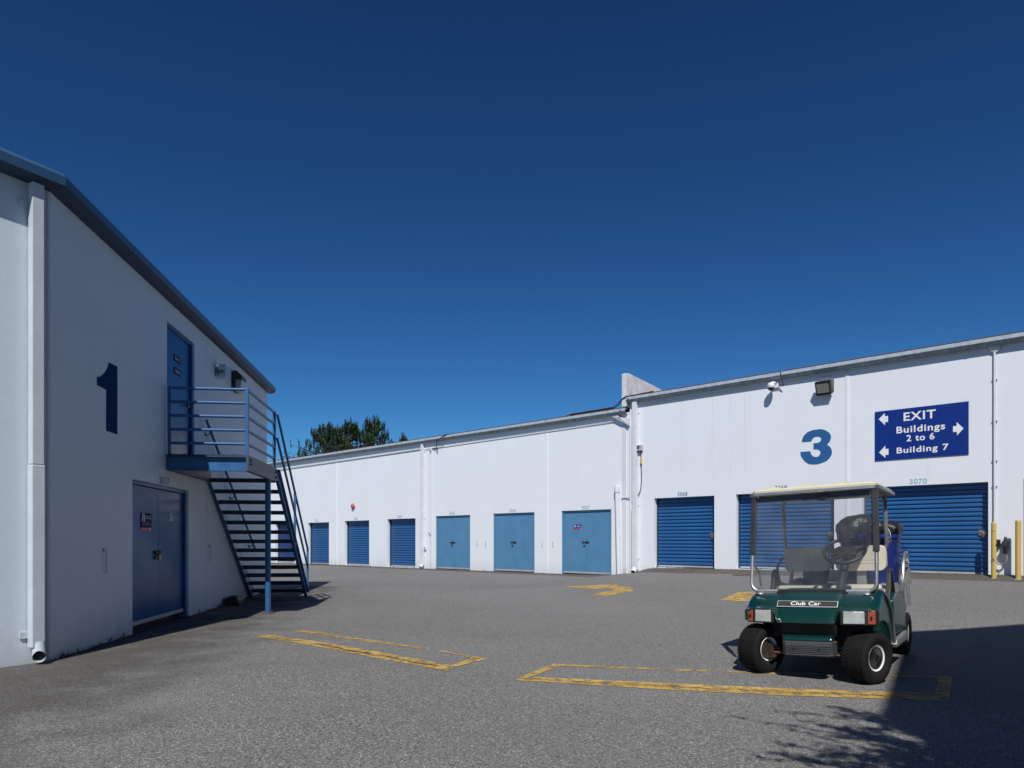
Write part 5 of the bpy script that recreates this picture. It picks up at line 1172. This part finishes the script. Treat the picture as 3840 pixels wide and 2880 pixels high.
# ------------------------------------------------------------------ load on the cart
def cw(x, y, z):  # cart point to world, with the body's tilt
    return Matrix.Translation(CO) @ Matrix.Rotation(YAW, 4, 'Z') @ ROLL @ Vector((x, y, z))
def sq_ring(hx, hy, z, n=28, e=4.0, dx=0, dy=0):
    out = []
    for k in range(n):
        t = 2 * math.pi * k / n; c_, s_ = math.cos(t), math.sin(t); out.append((dx + hx * math.copysign(abs(c_) ** (2 / e), c_), dy + hy * math.copysign(abs(s_) ** (2 / e), s_), z))
    return out
def bin_(x, y, lab, tilt, h=.60):
    w_ = cw(x, y, .765); S = empty('wheeled_bin', w_, YAW, lab, 'bin', 'blue bins on the cart'); rot = ROLL @ Matrix.Rotation(tilt, 4, 'Z'); f = lambda: MB(rot)
    b = f(); b.loft([sq_ring(.150, .155, 0.002), sq_ring(.160, .165, .03), sq_ring(.180, .19, .38), sq_ring(.190, .20, h - .11)]); b.loft([sq_ring(.200, .21, h - .1095), sq_ring(.203, .213, h), sq_ring(.185, .195, h + .001)], cap=False); b.build('bin_body', 'binblue', S, smooth=True, ang=35)
    b = f()
    for sx in (-.07, .07): b.prism([(-.20, h - .07), (-.27, h - .075), (-.27, h - .095), (-.20, h - .17)], sx - .006, sx + .006, 'x')
    b.bx(-.085, .085, -.275, -.245, h - .105, h - .080); b.build('handle', 'binblue', S, bevel=.004)
    b = f(); b.loft([[(x * s_, y * s_ - .0, z) for x, y, z in [(-.09, -.1935, .12), (.09, -.1935, .12), (.10, -.2065, .36), (-.10, -.2065, .36)]] for s_ in (.985, 1.0)]); 
    b = f(); 
    for sx in (-.12, .12): b.lathe([(.0, -.02), (.06, -.02), (.065, 0), (.06, .02), (0, .02)], 16, 'x', (sx, .17, .065))
    b.build('bin_wheel', 'black', S, smooth=True)
    return S, rot
def blob(mb, rings, amp, seed):
    out = []
    for r in rings:
        out.append([Vector(p) * 1.0 + (Vector((p[0], p[1], 0)).normalized() * noise.noise(Vector(p) * 11 + Vector((seed, 0, 0))) + Vector((0, 0, .5 * noise.noise(Vector(p) * 9 + Vector((0, seed, 0)))))) * amp for p in r])
    mb.loft(out); return mb
S1, r1 = bin_(.350, 1.70, 'blue bin with black liner folded over its rim behind the driver seat', 0)
b = MB(r1); blob(b, [sq_ring(.207, .217, .54, 64), sq_ring(.215, .225, .585, 64), sq_ring(.212, .222, .625, 64), sq_ring(.20, .21, .655, 64), sq_ring(.15, .16, .675, 64), sq_ring(.04, .05, .67, 64)], .020, 3); b.build('bin_liner', 'bag', S1, smooth=True, ang=60)
S2, r2 = bin_(.075, 2.02, 'blue bin heaped with a full black rubbish bag behind the seats', .1)
b = MB(r2); blob(b, [sq_ring(.205, .215, .46, 64), sq_ring(.225, .235, .52, 64, 3), sq_ring(.245, .25, .60, 64, 2.6), sq_ring(.235, .24, .67, 64, 2.4), sq_ring(.19, .19, .735, 64, 2.2, .02), sq_ring(.12, .12, .765, 64, 2, .03), sq_ring(.03, .03, .775, 64, 2, .03)], .034, 8); b.build('rubbish_bag', 'bag', S2, smooth=True, ang=60)
# open black tote and a folded jacket on the deck
w_ = cw(-.30, 1.60, .765); S = empty('tote', w_, YAW, 'open black tote with a red handle behind the passenger seat', 'tote')
b = MB(ROLL); b.loft([sq_ring(.10, .11, 0, 24), sq_ring(.14, .15, .20, 24), sq_ring(.13, .14, .20, 24), sq_ring(.09, .10, .01, 24)]); b.build('tote_body', 'black', S, smooth=True, ang=40)
b = MB(ROLL); b.tube([(-.11, -.12, .07), (-.05, -.155, .09), (.02, -.16, .10), (.03, -.15, .13)], .014, 8); b.build('tote_handle', 'redplastic', S, smooth=True)
w_ = cw(.20, 1.45, .765); o = MB(ROLL); blob(o, [sq_ring(.14, .06, .003, 40, 3), sq_ring(.15, .07, .03, 40, 3), sq_ring(.11, .05, .055, 40, 2.5), sq_ring(.02, .01, .06, 40, 2)], .015, 5); o = o.build('folded_cloth', 'skin_tan', None, smooth=True); o.location = w_; o.rotation_euler = (0, 0, YAW); tag(o, 'crumpled tan cloth lying on the cart deck behind the driver seat', 'cloth')
w_ = cw(-.34, 1.32, .765); o = MB(ROLL); blob(o, [sq_ring(.17, .05, .003, 40, 3), sq_ring(.18, .06, .04, 40, 3), sq_ring(.13, .05, .075, 40, 2.5), sq_ring(.02, .01, .08, 40, 2)], .02, 15); o = o.build('folded_jacket', 'ds_trim', None, smooth=True); o.location = w_; o.rotation_euler = (0, 0, YAW); tag(o, 'crumpled dark grey jacket lying on the cart deck behind the passenger seat', 'jacket')

# ================================================================== TREES BEYOND THE ROOF
def pine(px, py_top, dist, wpx, lab, seed, leaf=('tree', 'tree_lt'), dens=1.0, hfrac=.46):
    rnd = random.Random(seed); X = (px - CX) / F * dist; top = CH + (HY - py_top) / F * dist; rad = wpx / F * dist / 2
    S = empty('pine_tree', (X, dist, 0), 0, lab, 'tree', 'pines beyond the low roof')
    tk = MB(); tk.tube([(0, 0, -.2), (.1, .1, top * .4), (-.1, 0, top * .75), (0, 0, top - .3)], [.32, .26, .15, .03], 8)
    A, B_ = MB(), MB()
    z = top * (1 - hfrac)
    tips = []
    nl = int(34 * dens)
    for i in range(nl):
        u = i / (nl - 1); zz = z + (top - z - .7) * u; ln = rad * (1.30 - .25 * u - .70 * u * u) * rnd.uniform(.62, 1.06); a = i * 2.4 + rnd.uniform(-.4, .4)
        d_ = Vector((math.cos(a), math.sin(a), 0)); p0_ = Vector((0, 0, zz)); p1_ = p0_ + d_ * ln * .55 + Vector((0, 0, ln * .10)); p2_ = p0_ + d_ * ln + Vector((0, 0, ln * .26))
        tk.tube([p0_, p1_, p2_], [.07, .045, .015], 5)
        for k in range(int(6 * dens) + 3):
            t = rnd.uniform(.38, 1); q_ = p0_.lerp(p1_, t / .55) if t < .55 else p1_.lerp(p2_, (t - .55) / .45)
            sd = Vector((rnd.gauss(0, 1), rnd.gauss(0, 1), rnd.gauss(.35, .4))) * ln * .15; e = q_ + sd; tk.tube([q_, e], [.018, .008], 4, cap=False); tips.append(e)
            if rnd.random() < .6: tips.append(q_.lerp(e, rnd.uniform(.4, .9)) + Vector((rnd.gauss(0, .14), rnd.gauss(0, .14), rnd.gauss(.08, .1))))
        tips += [p2_, p2_ + Vector((0, 0, .25))]
    tips += [Vector((rnd.gauss(0, .16), rnd.gauss(0, .16), top - rnd.uniform(.1, .9))) for _ in range(10)]
    for e in tips:
        mb = A if rnd.random() < .6 else B_; ax_ = Vector((rnd.gauss(0, .18), rnd.gauss(0, .18), 1)).normalized(); L_ = rnd.uniform(.35, .75)
        for k in range(34):
            h = rnd.random(); b0 = e + ax_ * (h - .4) * L_; t = rnd.uniform(0, 6.283); o_ = Vector((math.cos(t), math.sin(t), 0)); tip = b0 + (o_ * (rnd.uniform(.10, .16) * (1.2 - .75 * h)) + ax_ * rnd.uniform(.08, .18)); s_ = Vector((-o_.y, o_.x, 0)) * .024
            mb.add([b0 - s_, b0 + s_, tip], [(0, 1, 2)])
    tk.build('trunk', 'bark', S)
    A.build('crown', leaf[0], S); B_.build('crown', leaf[1], S)
pine(1228, 1592, 60, 250, 'leftmost spreading pine rising behind the low roof', 1, dens=1.15)
pine(1314, 1577, 62, 190, 'middle pine rising behind the low roof with a rounded tuft top', 2, dens=1.25)
pine(1402, 1565, 64, 155, 'tallest pine at the right of the clump behind the low roof', 3, dens=1.2)
pine(1513, 1630, 66, 52, 'small pine top just showing over the low roof right of the clump', 4, dens=.7, hfrac=.25)
def shrub_top(px, py_top, dist, lab):
    rnd = random.Random(9); X = (px - CX) / F * dist; top = CH + (HY - py_top) / F * dist; S = empty('maple_tree', (X, dist, 0), 0, lab, 'tree')
    tk = MB(); A = MB(); Bq = MB(); tk.tube([(0, 0, -.2), (0, 0, top - 1.6)], [.1, .03], 6)
    for i in range(16):
        a = rnd.uniform(0, 6.3); p0_ = Vector((0, 0, top - 1.7 + rnd.random() * .6)); e = p0_ + Vector((math.cos(a) * .7, math.sin(a) * .7, rnd.uniform(.3, 1.1))); tk.tube([p0_, e], [.02, .006], 4, cap=False)
        for k in range(12):
            c_ = p0_.lerp(e, rnd.uniform(.4, 1.05)) + Vector((rnd.gauss(0, .05),) * 3); q_ = Quaternion((rnd.random(), rnd.random(), rnd.random()), rnd.uniform(0, 6)); (A if rnd.random() < .6 else Bq).add([c_ + q_ @ Vector(v) * .07 for v in ((-1, 0, 0), (0, -.6, 0), (1, 0, 0), (0, .6, 0))], [(0, 1, 2, 3)])
    tk.build('trunk', 'bark', S); A.build('crown', 'leafred', S); Bq.build('crown', 'leaf', S)
shrub_top(1078, 1698, 58, 'sparse red leaved tree top seen between the stair rails')

# ================================================================== OUT OF FRAME: what throws the big shadow at lower right
HB = 9.0; LL = HB / math.tan(R(SUN_EL)); sv = Vector((math.sin(R(SUN_TR)), math.cos(R(SUN_TR)), 0)) * LL  # unseen height raised to block more sky light from the shadow
cA = Vector((5.42, 9.86, 0)) - sv; e1 = Vector((-.5104, -.8599, 0)); e2 = Vector((.954, .300, 0))
OB = empty('warehouse', cA, 0, 'unseen warehouse, walls darkened to cut bounce light, just outside the right of the frame casting the lower right shadow', 'building')
b = MB(); n_i = Vector((.8599, -.5104, 0))
eB = e1 * 5.52; e3 = Vector((.19, -.98, 0))
base = [Vector((0, 0, 0)), eB, eB + e3 * 9, eB + e3 * 9 + Vector((12, 2, 0)), e2 * 14]
b.loft([[v + Vector((0, 0, z)) for v in base] for z in (-.3, HB - .12)]); b.build('wall', mat('low_bounce_cladding', (.035, .05, .075), .7, var=.2), OB)  # unseen walls coloured dark to cut bounce light into the shadow
b = MB(); ctr = sum(base, Vector()) / 5; b.loft([[v + Vector((0, 0, z)) for v in base] for z in (HB - .118, HB)]); b.build('roof', 'roof', OB)
# tree standing behind the camera
def broad_tree(loc, top, lab):
    rnd = random.Random(21); S = empty('broadleaf_tree', loc, 0, lab, 'tree'); tk = MB(); A = MB()
    tk.tube([(0, 0, -.2), (.05, .0, top * .35), (0, .1, top * .6), (.1, .2, top * .9)], [.11, .09, .06, .02], 8)
    for i in range(46):
        u = rnd.random(); a = rnd.uniform(-.1, 3.2); p0_ = Vector((0, .05, top * (.45 + .42 * u))); ln = rnd.uniform(.7, 1.35) * (1.1 - .45 * u)
        e = p0_ + Vector((math.cos(a), math.sin(a), rnd.uniform(.05, .5))) * ln; m_ = p0_.lerp(e, .5) + Vector((0, 0, -.06)); tk.tube([p0_, m_, e], [.028, .018, .007], 5)
        for k in range(12):
            q_ = m_.lerp(e, rnd.uniform(-.4, 1)); d_ = (e - p0_).normalized() * .25 + Vector((rnd.gauss(0, .16), rnd.gauss(0, .16), rnd.gauss(.03, .1))); tk.tube([q_, q_ + d_], [.008, .004], 4, cap=False)
            for j in range(16):
                c_ = q_ + d_ * rnd.uniform(.1, 1.15) + Vector((rnd.gauss(0, .03), rnd.gauss(0, .03), 0)); qq = Quaternion(Vector((rnd.gauss(0, 1), rnd.gauss(0, 1), rnd.gauss(0, 1))).normalized(), rnd.uniform(0, 6.3))
                A.add([c_ + qq @ Vector(v) * .045 for v in ((-1, 0, 0), (0, -.4, 0), (1, 0, 0), (0, .4, 0))], [(0, 1, 2, 3)])
    tk.build('trunk', 'bark', S); A.build('crown', 'leaf', S)
broad_tree((2.58, .18, 0), 5.6, 'thin broadleaf tree behind the camera whose twigs shade the lower right corner')
